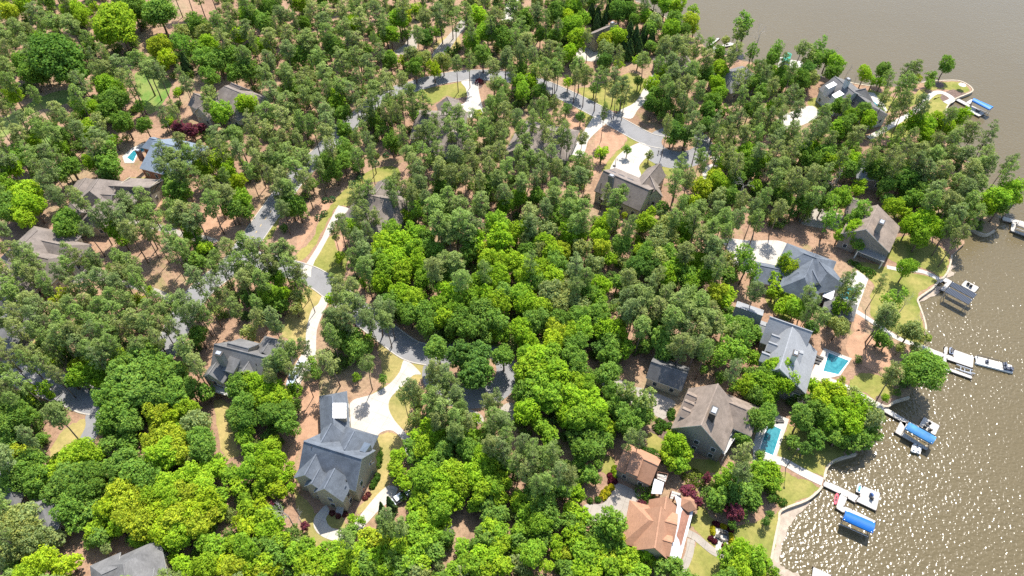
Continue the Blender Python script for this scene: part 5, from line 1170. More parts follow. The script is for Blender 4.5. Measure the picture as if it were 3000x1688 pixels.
T(0,1,'''P 60 110 120;G 110 260 130;P 300 120 110;P 420 80 110;M 200 130 100;P 560 100 100;M 700 230 100;G 640 60 80;M 620 300 100;G 740 270 60;P 380 230 100;P 500 240 90;P 1000 30 100;M 1080 120 130;M 1110 230 120;K 1090 300 90;P 900 40 80;G 70 430 110;M 60 600 130;G 290 500 140;G 320 620 130;G 180 560 110;G 250 740 110;M 120 690 110;
P 510 490 100;P 700 500 90;P 800 560 90;P 600 540 50;M 700 760 130;M 670 850 120;P 1250 560 110;P 1390 560 110;P 1330 620 90;P 1100 670 110;P 950 730 100;P 1230 760 120;P 1400 720 110;P 1540 700 100;P 1050 640 70;G 1140 870 90;G 1240 970 80;P 1290 850 110;P 1430 850 90;P 1520 870 80;
P 1600 60 110;P 1750 130 120;P 1620 210 90;P 1790 260 120;P 1900 80 100;P 2050 70 110;G 2080 240 110;G 2240 150 110;G 2300 290 110;Y 2390 400 90;G 2440 560 100;M 1800 500 130;M 1760 420 110;P 1950 310 100;P 2130 430 110;P 2100 560 130;P 2240 500 110;M 2350 660 100;M 2480 690 80;P 1700 620 80;P 1860 660 120;P 1960 700 110;P 1750 730 100;P 1880 780 90;G 1880 830 60;G 1930 900 90;P 1680 940 100;P 1790 1010 110;P 1700 1060 90;Y 2060 1040 80;M 2000 1000 80;
P 2280 1030 100;P 2420 1020 110;P 2520 1050 90;P 2180 1150 100;P 2380 1180 110;P 2520 1170 90;P 2130 1220 80;P 2500 1300 90;P 2430 1340 100;P 100 1080 100;P 220 1070 110;P 60 1230 110;P 200 1230 110;P 330 1160 100;P 120 1380 110;P 300 1330 110;P 420 1400 100;P 690 1100 90;P 800 1110 80;P 650 1200 80;P 580 1280 90;P 950 1150 90;P 900 1230 70;P 1180 1110 100;P 1320 1160 100;P 1160 1250 110;P 1320 1290 110;P 1000 1330 110;P 830 1370 110;P 1180 1390 110;P 1380 1380 90;P 700 1430 90;P 2250 300 60;P 2200 60 100;P 2370 50 100''')
T(1,1,'''P 330 70 120;P 480 110 110;P 260 180 120;P 430 240 130;P 250 300 120;P 330 430 120;P 480 330 100;P 210 460 90;M 340 600 120;M 420 640 100;P 250 620 90;M 700 170 90;P 620 200 80;M 880 60 90;M 880 180 90;M 700 330 80;M 800 280 80;P 150 120 100;M 560 400 70;
K 990 240 40;K 1060 210 40;K 1010 250 45;P 1020 470 90;P 1120 420 90;P 980 520 80;P 1340 420 100;P 1400 350 70;P 1110 670 100;P 1190 720 80;P 1020 720 90;P 830 770 90;P 900 840 70;P 780 880 60;G 990 850 90;P 1000 950 110;P 1050 1060 110;P 950 1150 100;G 840 1140 60;P 1120 850 80;P 1490 430 80;P 1380 530 60;
P 80 1030 130;P 230 1110 140;P 330 1070 110;P 120 1190 120;P 330 1210 110;P 430 1280 90;G 200 1340 100;P 60 1360 110;P 1530 90 90;P 1700 90 100;P 1570 180 100;P 1820 80 100;P 1980 130 110;P 2150 50 90;P 2300 100 100;P 2470 60 100;P 2350 230 100;P 2200 180 100;P 1640 250 100;P 1800 230 110;P 1950 310 110;P 2100 300 100;M 1900 380 110;M 1860 450 100;P 1650 380 100;P 1560 500 90;T 1590 560 90;T 1620 680 80;
G 1850 520 80;M 2330 430 110;P 2250 380 90;P 2440 350 110;P 2500 230 100;P 2500 480 100;P 1800 620 140;P 1950 560 120;P 2080 620 140;P 1850 780 140;P 2000 760 150;P 2150 760 130;P 1950 890 120;P 2120 900 120;P 2250 600 120;P 1700 540 80;G 2430 800 130;G 2470 960 150;G 2500 620 90;G 1350 930 130;G 1270 1050 130;G 1480 1010 120;G 1600 910 110;G 1400 1150 130;G 1570 1080 120;
M 1700 960 100;G 1300 1280 130;G 1450 1310 120;M 1250 1180 110;G 1620 1200 120;M 1780 1080 110;P 1900 1130 120;P 1800 1250 130;P 2000 1180 120;G 1700 1340 120;M 1880 1360 120;P 2060 1320 120;G 2200 1010 120;Y 2280 1080 90;G 2330 1170 110;P 2300 1260 100;G 2450 1190 120;O 2420 1230 60;G 2430 1360 120;G 2250 1380 110;M 2150 1100 100;
P 850 1400 100;P 780 1380 80;P 960 1430 90;G 1270 1400 100;G 1080 1390 50;P 500 1420 60''')
T(2,1,'''P 60 100 90;P 180 130 90;P 130 240 90;P 300 130 90;P 400 120 90;P 310 260 90;P 230 320 90;P 450 220 90;P 660 130 100;P 750 200 80;P 560 320 100;P 690 330 110;P 420 400 90;P 400 520 110;M 250 530 90;P 600 500 110;G 80 540 90;P 180 680 130;P 220 800 120;P 330 620 90;P 560 640 110;M 440 680 80;P 700 640 110;P 750 760 80;P 640 790 110;M 420 780 70;
G 80 880 110;O 150 960 100;O 370 880 110;G 330 1000 110;G 580 900 120;G 660 930 90;G 50 1200 130;M 130 1100 100;G 140 1330 130;O 260 1080 90;G 400 1100 110;M 450 1200 110;P 180 1190 90;Y 500 1080 90;O 700 1060 100;O 560 1020 70;G 300 1250 110;G 430 1350 110;M 260 1390 100;P 640 1240 120;P 740 1320 100;P 640 1400 90;Y 880 940 90;Y 900 1050 90;Y 830 880 60;G 980 1160 80;
P 1010 720 80;K 900 130 50;G 900 80 75;M 1160 60 50;O 1380 110 50;P 1070 530 110;P 950 500 50;P 1110 480 80;G 1010 700 80;Y 1130 720 30;P 1700 240 110;P 1770 330 100;P 1660 370 110;P 1900 100 70;P 1930 180 50;G 2100 200 60;P 2200 130 90;Y 1900 440 100;Y 2090 400 100;Y 2040 330 90;G 2180 170 100;G 2350 100 110;P 2290 200 100;M 2400 250 100;G 2500 180 110;P 2500 60 90;P 2200 60 80;
M 1520 640 80;G 1320 800 110;G 1400 680 60;O 1560 800 100;O 1480 920 110;P 1170 820 90;P 1640 730 100;P 1700 600 90;P 1780 700 90;O 1500 700 60;Y 1850 560 80;P 1900 640 100;O 2070 540 90;Y 1950 500 70;P 2080 640 90;B 2330 400 110;G 2450 420 80;M 2250 350 90;P 2110 740 110;P 2000 860 120;P 1870 790 110;P 1900 930 120;P 2050 1000 120;P 2140 900 100;
G 1740 870 100;O 1580 950 110;O 1440 1040 110;M 1340 1120 110;G 1290 1060 70;G 1700 980 80;Y 1250 960 50;M 1560 1120 110;O 1470 1180 110;G 1640 1250 120;G 1560 1340 110;K 1250 1230 110;K 1380 1270 100;G 1880 1190 110;G 1950 1310 110;P 1450 1330 90;P 1400 1400 90;M 1750 1340 110;G 1800 1420 100;O 1120 1200 60;P 1750 1080 110;P 1200 1350 110;M 1060 1390 90;G 900 1430 100;O 560 1430 90;
T 2330 1100 100;T 2360 1220 90;O 2180 1130 70;O 2250 1240 80;M 2170 1330 90;T 2440 1300 70;P 2000 1150 100''')
T(3,1,'''P 100 90 100;P 240 60 100;P 60 230 100;P 180 210 110;G 340 90 90;G 400 60 80;P 250 340 110;P 90 330 100;G 460 70 80;M 580 130 110;G 640 200 100;M 420 170 100;P 440 290 100;P 550 300 110;G 250 330 50;M 90 440 90;P 340 430 100;B 720 320 70;B 640 440 90;G 860 180 90;M 820 260 90;G 920 410 80;G 900 470 70;P 1050 110 80;P 960 150 70;M 1060 250 100;G 1170 200 50;M 1150 300 100;
P 1250 120 100;P 1400 90 100;P 1560 70 110;P 1700 100 110;P 1500 190 110;M 1380 260 100;P 1300 210 90;M 1180 420 90;K 1350 370 120;P 1600 250 120;P 1750 260 120;K 1500 360 110;P 1850 70 90;P 2050 90 110;P 2150 180 120;P 2050 270 120;P 2200 100 100;P 2250 230 100;P 2420 170 70;P 2440 270 80;P 2120 360 110;P 1900 370 110;G 1930 340 60;P 1990 470 120;P 2050 590 110;P 1870 560 120;P 1920 690 110;K 1900 620 120;
P 1700 470 110;P 1650 560 110;M 1560 500 100;M 1430 560 100;G 1720 610 80;G 1250 640 90;G 1370 690 80;M 1330 620 80;K 1200 560 80;G 1560 790 160;G 1420 830 90;G 1680 850 100;G 1540 930 110;G 2280 560 130;G 2430 480 120;G 2500 560 70;G 2220 650 90;M 2330 640 90;P 2120 700 90;P 1850 820 90;G 2480 420 70;
G 1400 1250 100;P 1150 1400 60;P 130 620 100;M 560 600 90;G 740 560 110;T 620 760 100;T 650 600 80;T 960 660 90;M 900 760 110;G 870 870 100;G 960 980 80;M 760 830 60;G 720 920 70;M 900 1010 80;M 880 610 70;K 240 700 60;M 170 560 90;O 60 760 50;
Y 190 1250 100;G 60 1350 80;Y 230 1360 80;T 160 1180 60;P 820 1340 70;P 780 1400 70''')
T(0,2,'''P 260 90 110;P 400 130 110;P 120 240 100;P 320 270 100;P 150 400 100;P 330 420 90;P 450 330 110;P 560 230 100;P 620 340 110;P 560 470 110;P 680 470 110;P 470 500 100;Y 660 60 80;Y 560 130 70;P 720 160 110;P 800 270 110;P 880 120 110;P 960 200 110;P 780 400 110;P 930 330 110;P 950 470 110;P 760 560 100;P 900 600 110;P 1020 600 100;M 640 620 70;P 500 600 90;P 330 640 100;P 190 650 100;P 260 730 90;P 420 740 90;
Y 480 720 70;P 60 700 90;P 70 840 80;P 540 860 80;P 1080 100 110;P 1180 240 110;P 1090 330 110;P 1080 440 110;Y 1380 130 80;G 1420 150 60;P 1250 110 100;P 1350 300 110;P 1240 380 100;P 1450 220 100;P 1480 360 110;P 1560 110 100;P 1650 220 110;P 1620 370 110;P 1760 140 110;P 1800 250 100;P 1900 110 110;P 1970 180 110;P 2080 110 90;P 1880 260 90;P 2050 250 80;P 1730 390 90;P 1100 540 90;P 960 700 90;P 1560 480 80;Y 1500 30 50;
G 1520 590 110;G 1200 740 110;G 1000 830 110;Y 770 790 90;G 900 760 80;M 1440 730 170;M 1280 790 130;M 1600 770 150;M 1180 900 150;M 1400 900 170;M 1620 920 170;M 1780 860 140;M 1240 1040 150;M 1500 1080 170;M 1750 1060 150;M 1900 1000 120;G 990 950 90;M 1090 1120 130;M 1250 1230 150;M 1130 1260 120;M 1090 1380 110;M 1300 1370 130;G 800 900 110;K 720 930 90;
G 280 1060 100;G 430 1010 80;M 180 1130 110;M 100 1220 130;M 230 1300 140;M 80 1370 130;P 100 1120 80;P 40 1010 90;G 510 1080 50;Y 1590 1290 130;Y 1720 1330 110;Y 1760 1230 90;G 1900 1220 110;O 1970 1350 130;G 1850 1400 110;M 2430 940 110;M 2390 1020 110;G 2500 980 110;M 2350 1050 60;M 2450 1200 130;M 2380 1320 110;K 2480 1330 110;M 2330 1250 70;G 2480 1430 90;
P 2280 90 20;O 2500 450 90;K 2500 110 80;P 2560 140 60;B 2540 400 40''')
T(1,2,'''G 150 80 110;G 260 70 90;M 80 170 90;M 250 180 90;O 420 90 90;O 400 200 80;P 800 60 110;G 860 90 80;G 760 110 80;P 940 160 130;P 1080 150 110;P 1210 200 130;P 1300 300 110;P 1100 270 100;P 750 270 110;P 850 280 110;P 720 400 100;P 900 380 110;P 1150 330 80;P 1330 210 80;M 850 480 110;M 960 490 120;M 1000 620 120;P 760 490 90;G 1130 490 50;G 1010 900 50;M 1120 600 80;K 1270 920 50;
P 380 590 100;P 220 680 110;P 130 770 110;P 470 560 70;P 280 620 80;P 120 880 80;P 350 800 60;P 470 830 60;M 580 790 70;M 610 870 60;G 560 720 40;G 60 980 120;G 180 1010 120;G 90 1140 120;G 240 1130 120;M 130 1270 130;M 280 1260 120;G 380 1040 90;M 330 1370 110;M 400 1180 70;
K 2080 700 160;K 2240 730 150;K 2170 850 150;K 2300 850 110;P 1550 990 100;P 1480 1070 80;P 1640 1070 70;P 1800 780 100;P 1880 900 120;P 1980 970 110;P 1780 880 90;P 1850 1040 130;P 2010 1080 110;P 1920 1180 130;P 1780 1170 110;P 2050 1200 100;P 1980 1290 120;P 1810 1300 110;P 2120 1330 100;P 2340 1130 100;P 2430 1110 70;P 2370 1250 110;P 2490 1290 110;P 2360 1380 100;G 2210 1320 70;G 1730 1390 90;P 2510 1420 90;P 2000 1400 110;
G 1460 60 120;M 1400 160 110;G 1600 140 130;M 1540 260 120;M 1700 240 120;G 1830 180 110;M 1720 370 110;G 1880 310 110;G 1950 60 130;G 2000 200 120;M 2100 290 110;G 2150 120 120;M 2000 360 110;G 2300 80 120;M 2280 220 130;G 2430 170 120;M 2420 330 120;G 2380 420 90;M 2250 370 110;M 2130 430 100;G 1980 430 80;M 2500 60 110;O 1780 420 60;M 2330 500 80;G 2480 480 90;K 1280 120 80''')
T(2,2,'''G 90 60 120;G 150 160 120;O 400 70 130;O 550 60 110;O 600 140 110;O 480 170 110;O 320 130 90;G 300 200 110;O 680 200 100;M 770 70 110;G 860 130 110;M 880 240 110;M 230 330 130;G 110 430 130;Y 430 440 110;M 480 330 110;M 680 320 120;G 700 420 120;G 600 480 110;M 900 350 120;G 950 430 130;G 1060 450 110;M 1000 560 110;K 900 620 100;M 980 680 110;
Y 420 540 120;M 640 580 120;G 180 560 110;G 150 680 110;G 250 720 150;G 380 760 160;G 180 830 160;G 420 900 160;G 250 960 150;M 620 700 130;M 660 820 130;G 640 950 120;M 130 1070 130;G 350 1090 150;M 550 1080 110;G 750 1010 110;G 650 1160 150;G 800 1200 150;G 700 1300 150;G 560 1300 110;G 850 1330 120;G 300 1400 100;G 960 1410 90;M 870 1420 90;
P 1130 90 130;P 1260 60 120;P 1200 200 130;P 1380 130 140;P 1320 260 130;P 1520 90 130;P 1480 230 140;P 1640 140 140;P 1620 300 150;P 1780 90 130;P 1780 240 150;P 1900 150 140;P 1930 290 140;P 1780 390 140;P 2030 200 130;P 2060 330 130;P 1930 440 120;P 1300 380 120;M 1450 390 110;M 1450 500 90;M 1530 560 140;P 1720 520 130;P 1850 570 120;P 1700 620 90;P 1960 600 100;M 1360 580 80;
Y 2040 60 110;Y 2140 140 90;G 2170 60 90;M 2180 230 70;G 2260 340 60;M 2150 370 110;M 2320 400 110;M 2440 470 90;T 2200 480 100;T 2330 520 100;T 2150 600 100;T 2260 660 110;T 2100 700 90;M 2420 430 90;G 2430 700 90;G 2480 960 130;G 2370 1000 110;M 2540 860 110;M 2450 1080 110;G 2550 1080 110;M 2380 870 80;
M 1000 1070 110;M 1040 1190 110;T 1180 1080 110;T 1330 1130 120;M 1120 1260 120;M 1280 1280 130;M 1180 1370 120;O 1350 1270 90;M 2440 1330 120;M 2540 1290 110;M 1090 1340 90;K 1560 640 90;M 1930 820 50;M 2100 900 70;K 2380 960 80;M 2250 990 80''')
T(3,2,'''Y 70 30 90;Y 210 70 70;P 440 60 100;P 460 170 90;P 400 240 70;G 200 160 90;G 280 220 110;G 130 210 80;K 440 400 90;M 640 330 60;O 720 390 100;G 700 180 90;G 780 230 70;P 800 40 70;P 880 80 60;T 1250 120 100;P 1200 210 120;P 1180 300 100;P 1270 330 70;P 900 30 60;B 1380 160 100;B 1540 320 60;M 1130 500 90;M 1200 540 70;O 1440 430 110;O 1560 500 70;G 1610 510 40;
G 120 810 140;G 60 900 120;G 170 940 120;G 50 980 110;M 1550 820 215;M 400 960 60;G 470 1000 90;Y 620 1080 140;Y 540 1160 120;G 680 1180 130;M 500 1250 130;G 620 1330 120;O 820 1120 110;G 900 1230 140;O 1000 1290 140;G 850 1370 130;M 1020 1400 110;Y 740 1280 110;M 720 1420 90;M 310 1080 60;G 1180 1110 40;O 1330 600 60;Y 740 930 30;O 1480 600 60;B 300 1180 60;M 60 1100 60;M 430 1130 80;M 20 1380 50''')
T(0,3,'''M 60 90 110;P 250 30 60;M 420 60 60;G 850 210 130;G 720 260 130;G 950 250 100;G 560 290 90;M 320 330 140;M 200 420 140;M 120 540 120;M 380 500 150;G 520 440 130;G 650 430 130;M 760 460 150;M 900 420 140;M 600 600 140;M 760 630 130;M 920 580 120;M 420 660 110;M 300 560 90;M 1300 120 110;M 1180 90 80;M 1080 130 100;M 1250 320 150;M 1400 420 140;M 1200 440 130;M 1130 330 90;
Y 1560 110 120;Y 1700 80 140;Y 1830 60 120;Y 1640 240 150;Y 1800 220 130;Y 1560 220 90;O 1930 240 100;M 2020 60 130;M 2050 200 120;Y 1200 620 140;Y 1120 740 120;Y 1380 640 120;Y 1280 760 130;M 1500 500 130;Y 1560 650 140;Y 1700 540 140;Y 1880 450 130;Y 1740 720 140;Y 1900 640 140;Y 2060 540 130;Y 1600 820 140;Y 1450 780 120;Y 1780 880 150;Y 1940 800 140;Y 2080 700 130;Y 2150 830 120;Y 1300 900 130;Y 1460 950 140;Y 1640 990 140;Y 1820 1040 130;Y 1980 960 130;
G 1060 880 110;G 1180 960 110;G 960 980 110;M 700 780 130;M 880 800 120;M 600 760 90;M 760 920 110;M 1000 1060 110;O 60 800 120;O 180 880 130;O 330 850 130;O 100 950 130;O 260 1000 140;O 420 950 120;O 380 1090 130;O 520 1070 120;O 150 1090 120;O 60 1060 100;O 450 830 70;M 930 1120 60;O 1070 1180 60;O 60 1230 110;O 200 1200 100;
G 2180 380 110;G 2330 440 110;G 2210 280 80;Y 2080 380 100;G 2390 560 110;G 2450 680 80;Y 2480 780 110;Y 2500 930 110;Y 2400 900 80;G 2200 640 110;G 2220 760 90;G 2060 1110 110;G 2180 1160 120;G 1700 1130 100;G 1560 1120 90;G 1400 1080 90;Y 2330 1130 100;G 2450 1180 130;G 1850 1340 110;Y 2080 1330 130;Y 2200 1380 120;Y 2350 1360 130;Y 2500 1330 120;G 1900 1430 100;Y 2450 1430 100;G 2450 60 90;G 2520 180 90;G 1750 1260 60''')
T(1,3,'''G 180 130 90;G 80 260 120;G 200 280 100;G 330 370 80;G 260 460 80;Y 100 420 120;Y 200 560 110;G 60 580 110;G 350 560 60;G 460 450 60;G 350 430 60;Y 60 740 90;B 320 850 160;G 90 860 120;G 200 940 110;G 80 1000 110;G 250 1090 110;M 180 1160 120;M 60 1160 110;M 220 1290 110;G 100 1290 110;B 430 860 90;R 490 950 30;R 140 740 30;
Y 60 1400 100;Y 170 1400 90;G 380 1230 110;G 500 1160 110;G 600 1240 110;G 460 1340 110;G 620 1370 110;G 750 1210 110;G 860 1170 100;G 780 1320 120;Y 700 1400 90;M 950 1020 90;P 920 1060 90;M 980 970 60;G 970 880 60;G 1060 890 50;Y 1130 1030 110;Y 1250 1110 120;Y 1060 1140 100;Y 980 1240 120;G 900 1300 120;M 1090 1290 120;G 1020 1390 110;G 1200 1270 120;M 1150 1390 120;
P 1340 920 120;P 1450 900 110;P 1290 860 80;M 1380 1000 100;C 1355 720 60;C 1260 790 60;G 1430 260 90;G 1400 360 90;G 1440 460 90;G 1500 530 80;G 1400 230 60;G 1700 180 120;M 1620 280 100;G 1750 340 120;G 1600 420 90;M 1550 130 90;G 1650 60 100;G 1800 60 120;M 1900 180 120;G 1920 80 110;M 1850 300 120;G 1700 500 130;G 1850 480 130;G 1980 420 130;G 1650 620 110;
G 1600 740 100;M 1740 660 110;G 1900 620 130;G 2030 540 120;G 2010 680 110;G 1830 780 130;G 1680 850 110;G 1900 760 110;G 1600 900 110;G 1750 930 120;G 1600 1020 110;G 1500 1050 90;G 1880 920 90;M 1920 1060 90;B 1930 1000 70;G 1750 1070 120;G 1620 1150 120;G 1450 1170 120;G 1330 1200 110;M 1800 1200 110;G 1560 1270 110;G 1680 1310 100;M 1400 1320 120;G 1280 1390 110;M 1500 1390 110;O 1600 1380 100;O 1690 1410 80;O 1850 1350 60;
M 2050 80 120;G 2180 60 110;M 2130 200 120;O 2060 300 90;M 2280 150 110;G 2250 290 120;G 2330 400 120;G 2200 440 130;G 2380 540 120;G 2260 600 120;G 2450 660 110;M 2330 740 110;G 2200 740 90;G 2480 480 110;P 2400 120 110;P 2520 200 110;P 2500 60 100;M 2400 290 110;M 2520 340 100;M 2350 820 100;M 2460 820 100;
G 2350 950 110;G 2450 1000 110;M 2270 1020 90;M 2360 1070 100;G 2470 1120 110;M 2200 1140 90;G 2080 1180 100;G 2120 1300 110;G 2260 1230 110;G 2380 1250 120;G 2220 1370 110;G 2350 1400 110;G 2480 1340 120;G 2000 1390 100;O 2060 1400 90''')
T(2,3,'''P 80 120 100;P 190 200 110;P 60 280 110;P 230 310 110;P 330 220 110;P 420 250 110;P 140 380 110;G 370 60 110;M 400 150 70;M 650 80 110;M 780 60 110;M 720 190 120;M 850 160 110;M 950 80 90;M 680 320 70;P 1180 60 70;P 1290 60 80;P 470 420 110;P 560 480 110;P 340 480 110;P 240 520 100;M 500 560 110;G 640 610 90;M 380 620 110;G 690 650 60;M 780 420 100;M 860 330 60;M 850 480 60;
G 80 700 110;M 200 640 110;G 150 830 120;M 320 780 130;G 260 920 130;M 400 880 120;G 110 980 110;M 330 1060 120;M 60 1080 100;G 600 800 110;G 700 860 110;M 560 900 110;M 660 960 110;G 620 1060 120;M 840 950 110;T 990 880 120;T 1060 960 110;M 900 1020 110;M 1040 1080 110;Y 1100 1100 80;M 780 1050 80;M 950 1160 110;
G 440 1130 90;Y 550 1230 75;G 440 1230 70;G 350 1350 80;G 680 1180 110;G 820 1150 110;G 930 1180 100;G 1060 1190 100;G 1180 1250 110;G 1320 1230 100;G 1400 1300 70;Y 990 1250 100;G 750 1300 120;G 880 1300 110;G 680 1400 110;G 830 1420 110;G 1010 1370 120;G 1150 1370 110;G 1300 1400 110;M 550 1360 90;M 560 1430 90;M 1530 1350 110;M 1650 1370 100;G 50 1200 60;O 60 1350 110;M 480 1330 60;
G 1630 130 120;G 1720 210 110;G 1590 250 110;G 1680 330 100;G 1620 60 90;R 1790 610 90;R 1840 700 80;R 1760 650 40;R 1305 735 55;R 2250 810 100;G 2180 400 90;G 2120 500 100;M 2230 540 110;M 2050 640 110;M 2350 600 110;M 2420 680 100;K 2230 680 100;G 2510 380 110;G 2480 480 100;M 2440 560 90;M 2060 760 70;K 2430 760 60;M 2500 240 50;M 2320 60 90;
G 2180 1260 120;G 2320 1220 130;G 2420 1290 130;G 2280 1370 130;G 2420 1420 110;G 2530 1330 90;G 2150 1400 60;K 2210 930 40;R 1960 470 30;K 2550 900 40''')
T(3,3,'''G 30 400 110;G 80 480 90;G 20 520 90;K 480 60 110;M 700 50 110;M 850 90 110;M 980 60 110;M 1080 40 70;K 370 170 80;M 250 100 80;K 20 830 40;G 60 1400 60;K 40 670 40''')
for q in ((505,-30,26),(540,-34,24),(575,-26,28),(612,-36,26),(650,-22,24),(700,-30,28)): place('P', *q)
NLISTED = len(TREES)
# fill: woods between the trees noted above; clear areas stay clear
KEEP = [[(395,215),(445,215),(500,240),(485,300),(440,335),(425,320),(405,270)], [(0,350),(60,340),(130,275),(205,268),(200,300),(60,350),(0,410)], [(500,0),(640,0),(620,45),(560,60),(490,40)], [(400,150),(450,110),(520,85),(490,120),(420,150)],
 [(550,262),(655,237),(750,278),(740,310),(640,305),(612,365),(555,350)], [(355,460),(400,405),(470,385),(525,400),(480,440),(482,512),(380,500)], [(218,512),(345,530),(475,530),(480,600),(470,620),(350,580),(280,628),(180,610),(190,580)],
 [(0,690),(110,665),(205,725),(170,770),(110,790),(0,760)], [(90,640),(165,640),(175,690),(120,680)], [(265,690),(350,700),(340,740),(270,735)], [(400,700),(510,720),(540,830),(430,835),(400,790)], [(590,620),(740,570),(740,650),(690,700),(600,700)], [(700,560),(820,560),(820,640),(750,720),(690,700)],
 [(980,520),(1140,480),(1190,500),(1150,660),(1010,700),(1010,810),(885,800),(900,680),(940,640)], [(930,660),(900,700),(860,750),(810,730),(880,620),(990,530),(1010,560)],
 [(890,830),(950,860),(930,1090),(900,1100),(880,1400),(830,1400),(850,1200),(840,1100),(830,1000)], [(620,960),(720,975),(840,990),(820,1040),(745,1110),(700,1130),(590,1110),(600,1040)], [(620,1170),(700,1180),(700,1330),(640,1340)],
 [(930,1120),(1000,1110),(1130,1110),(1230,1060),(1260,1100),(1150,1170),(1200,1240),(1240,1300),(1195,1400),(1140,1440),(1080,1520),(1000,1600),(910,1590),(870,1500),(830,1420),(850,1300)], [(1130,980),(1240,1000),(1250,1060),(1140,1140),(1100,1080),(1100,1010)],
 [(1330,1150),(1500,1120),(1520,1190),(1400,1215),(1330,1200)], [(1080,960),(1250,990),(1240,1010),(1110,1000)], [(1200,240),(1420,220),(1430,250),(1410,340),(1350,340),(1310,290),(1220,290),(1190,260)], [(1330,100),(1290,170),(1260,160),(1340,70),(1360,90)], [(1130,130),(1220,130),(1230,160),(1150,165)],
 [(1620,250),(1700,270),(1860,200),(1900,210),(1900,290),(1860,340),(1960,400),(1960,430),(1880,420),(1800,370),(1700,310),(1640,290)], [(1640,300),(1750,340),(1730,390),(1660,400)], [(1690,400),(1760,340),(1830,390),(1900,430),(2000,440),(2080,470),(2100,500),(1980,520),(1990,560),(1930,630),(1880,640),(1740,610),(1735,560),(1760,480),(1700,460)],
 [(1730,105),(1800,62),(1835,95),(1750,120)], [(1690,140),(1750,130),(1760,170),(1710,180)], [(2120,200),(2200,190),(2200,240),(2130,260)], [(2120,280),(2170,300),(2170,360),(2120,340)], [(2270,340),(2370,305),(2400,330),(2330,375)], [(2395,220),(2450,215),(2580,300),(2590,330),(2540,325),(2480,300),(2400,300)],
 [(2540,255),(2620,280),(2700,250),(2850,235),(2850,275),(2770,340),(2700,350),(2620,330),(2560,320)], [(2500,400),(2700,330),(2680,380),(2540,420)], [(2480,590),(2570,590),(2640,650),(2610,770),(2520,760),(2480,690)], [(2600,680),(2640,690),(2800,730),(2770,800),(2740,830),(2690,870),(2700,1010),(2660,1080),(2480,1010),(2560,940),(2540,850),(2500,780)],
 [(2130,690),(2320,700),(2330,780),(2200,810),(2130,760)], [(2310,700),(2470,750),(2500,790),(2560,830),(2510,930),(2400,900),(2300,840)], [(2150,880),(2400,970),(2410,1010),(2500,1050),(2480,1100),(2600,1110),(2600,1190),(2440,1130),(2360,1130),(2300,1080),(2230,1060),(2240,980),(2150,930)],
 [(1880,1055),(2020,1090),(2110,1110),(2220,1200),(2150,1320),(2080,1330),(1980,1270),(1900,1280),(1800,1130)], [(2250,1200),(2320,1220),(2280,1380),(2410,1410),(2400,1440),(2250,1380),(2230,1300)], [(2280,1330),(2320,1330),(2430,1350),(2400,1400),(2300,1370)], [(2290,1380),(2400,1420),(2360,1470),(2290,1500),(2270,1640),(2150,1560),(2200,1500),(2270,1490)],
 [(1720,1310),(1980,1370),(2050,1450),(2050,1650),(1960,1660),(1840,1620),(1720,1530),(1700,1480)], [(2030,1400),(2080,1500),(2140,1510),(2150,1620),(2060,1600)], [(2040,1590),(2130,1640),(2100,1688),(2010,1688)], [(1760,1340),(1800,1340),(1790,1390),(1760,1380)], [(1990,1340),(2110,1350),(2100,1400),(2020,1400)],
 [(250,1180),(310,1200),(240,1330),(150,1330),(140,1300)], [(80,1090),(280,1160),(270,1210),(120,1140)], [(30,1000),(90,970),(60,1050),(20,1050)], [(0,920),(60,920),(130,970),(60,1000),(0,1000)], [(260,1620),(380,1600),(460,1640),(450,1688),(250,1688)], [(200,1560),(250,1570),(240,1610),(200,1600)], [(1310,1470),(1390,1480),(1390,1590),(1340,1590)], [(1275,1600),(1340,1640),(1290,1688)], [(0,1450),(40,1460),(0,1500)], [(150,1430),(170,1440),(160,1460)], [(2240,700),(2500,640),(2500,690),(2420,760),(2300,720)]]
def inpoly(x, y, P):
    c = False; n = len(P); j = n-1
    for i in range(n):
        xi, yi = P[i][0], P[i][1]; xj, yj = P[j][0], P[j][1]
        if (yi > y) != (yj > y) and x < (xj-xi)*(y-yi)/(yj-yi)+xi: c = not c
        j = i
    return c
ALLBOX = []
landp = [(p.x, p.y) for p in shore+far]
def clearpx(x, y, r_):
    for P in KEEP:
        if inpoly(x, y, P) or inpoly(x, y+r_*1.5, P): return False
        for a in range(6):
            if inpoly(x+math.cos(a*1.047)*r_*.7, y+math.sin(a*1.047)*r_*.7, P): return False
    return True
ZONES = [([(1080,560),(1500,560),(1900,640),(2150,800),(2100,900),(1500,900),(1100,900)], 'GGMOPG'), ([(1100,850),(1850,850),(1850,1500),(1500,1250),(1100,1250)], 'GGMGM'), ([(0,1250),(850,1250),(850,1688),(0,1688)], 'GYMYO'), ([(850,1400),(1900,1250),(1900,1688),(850,1688)], 'GGMY'), ([(0,0),(420,0),(420,500),(0,500)], 'PMGP'), ([(2100,300),(2900,300),(2900,720),(2300,720)], 'PPMG')]
grid = {}
def gk(x, y): return (int(x//60), int(y//60))
for t in TREES: grid.setdefault(gk(t['px'], t['py']), []).append(t)
rf = random.Random(5); added = 0
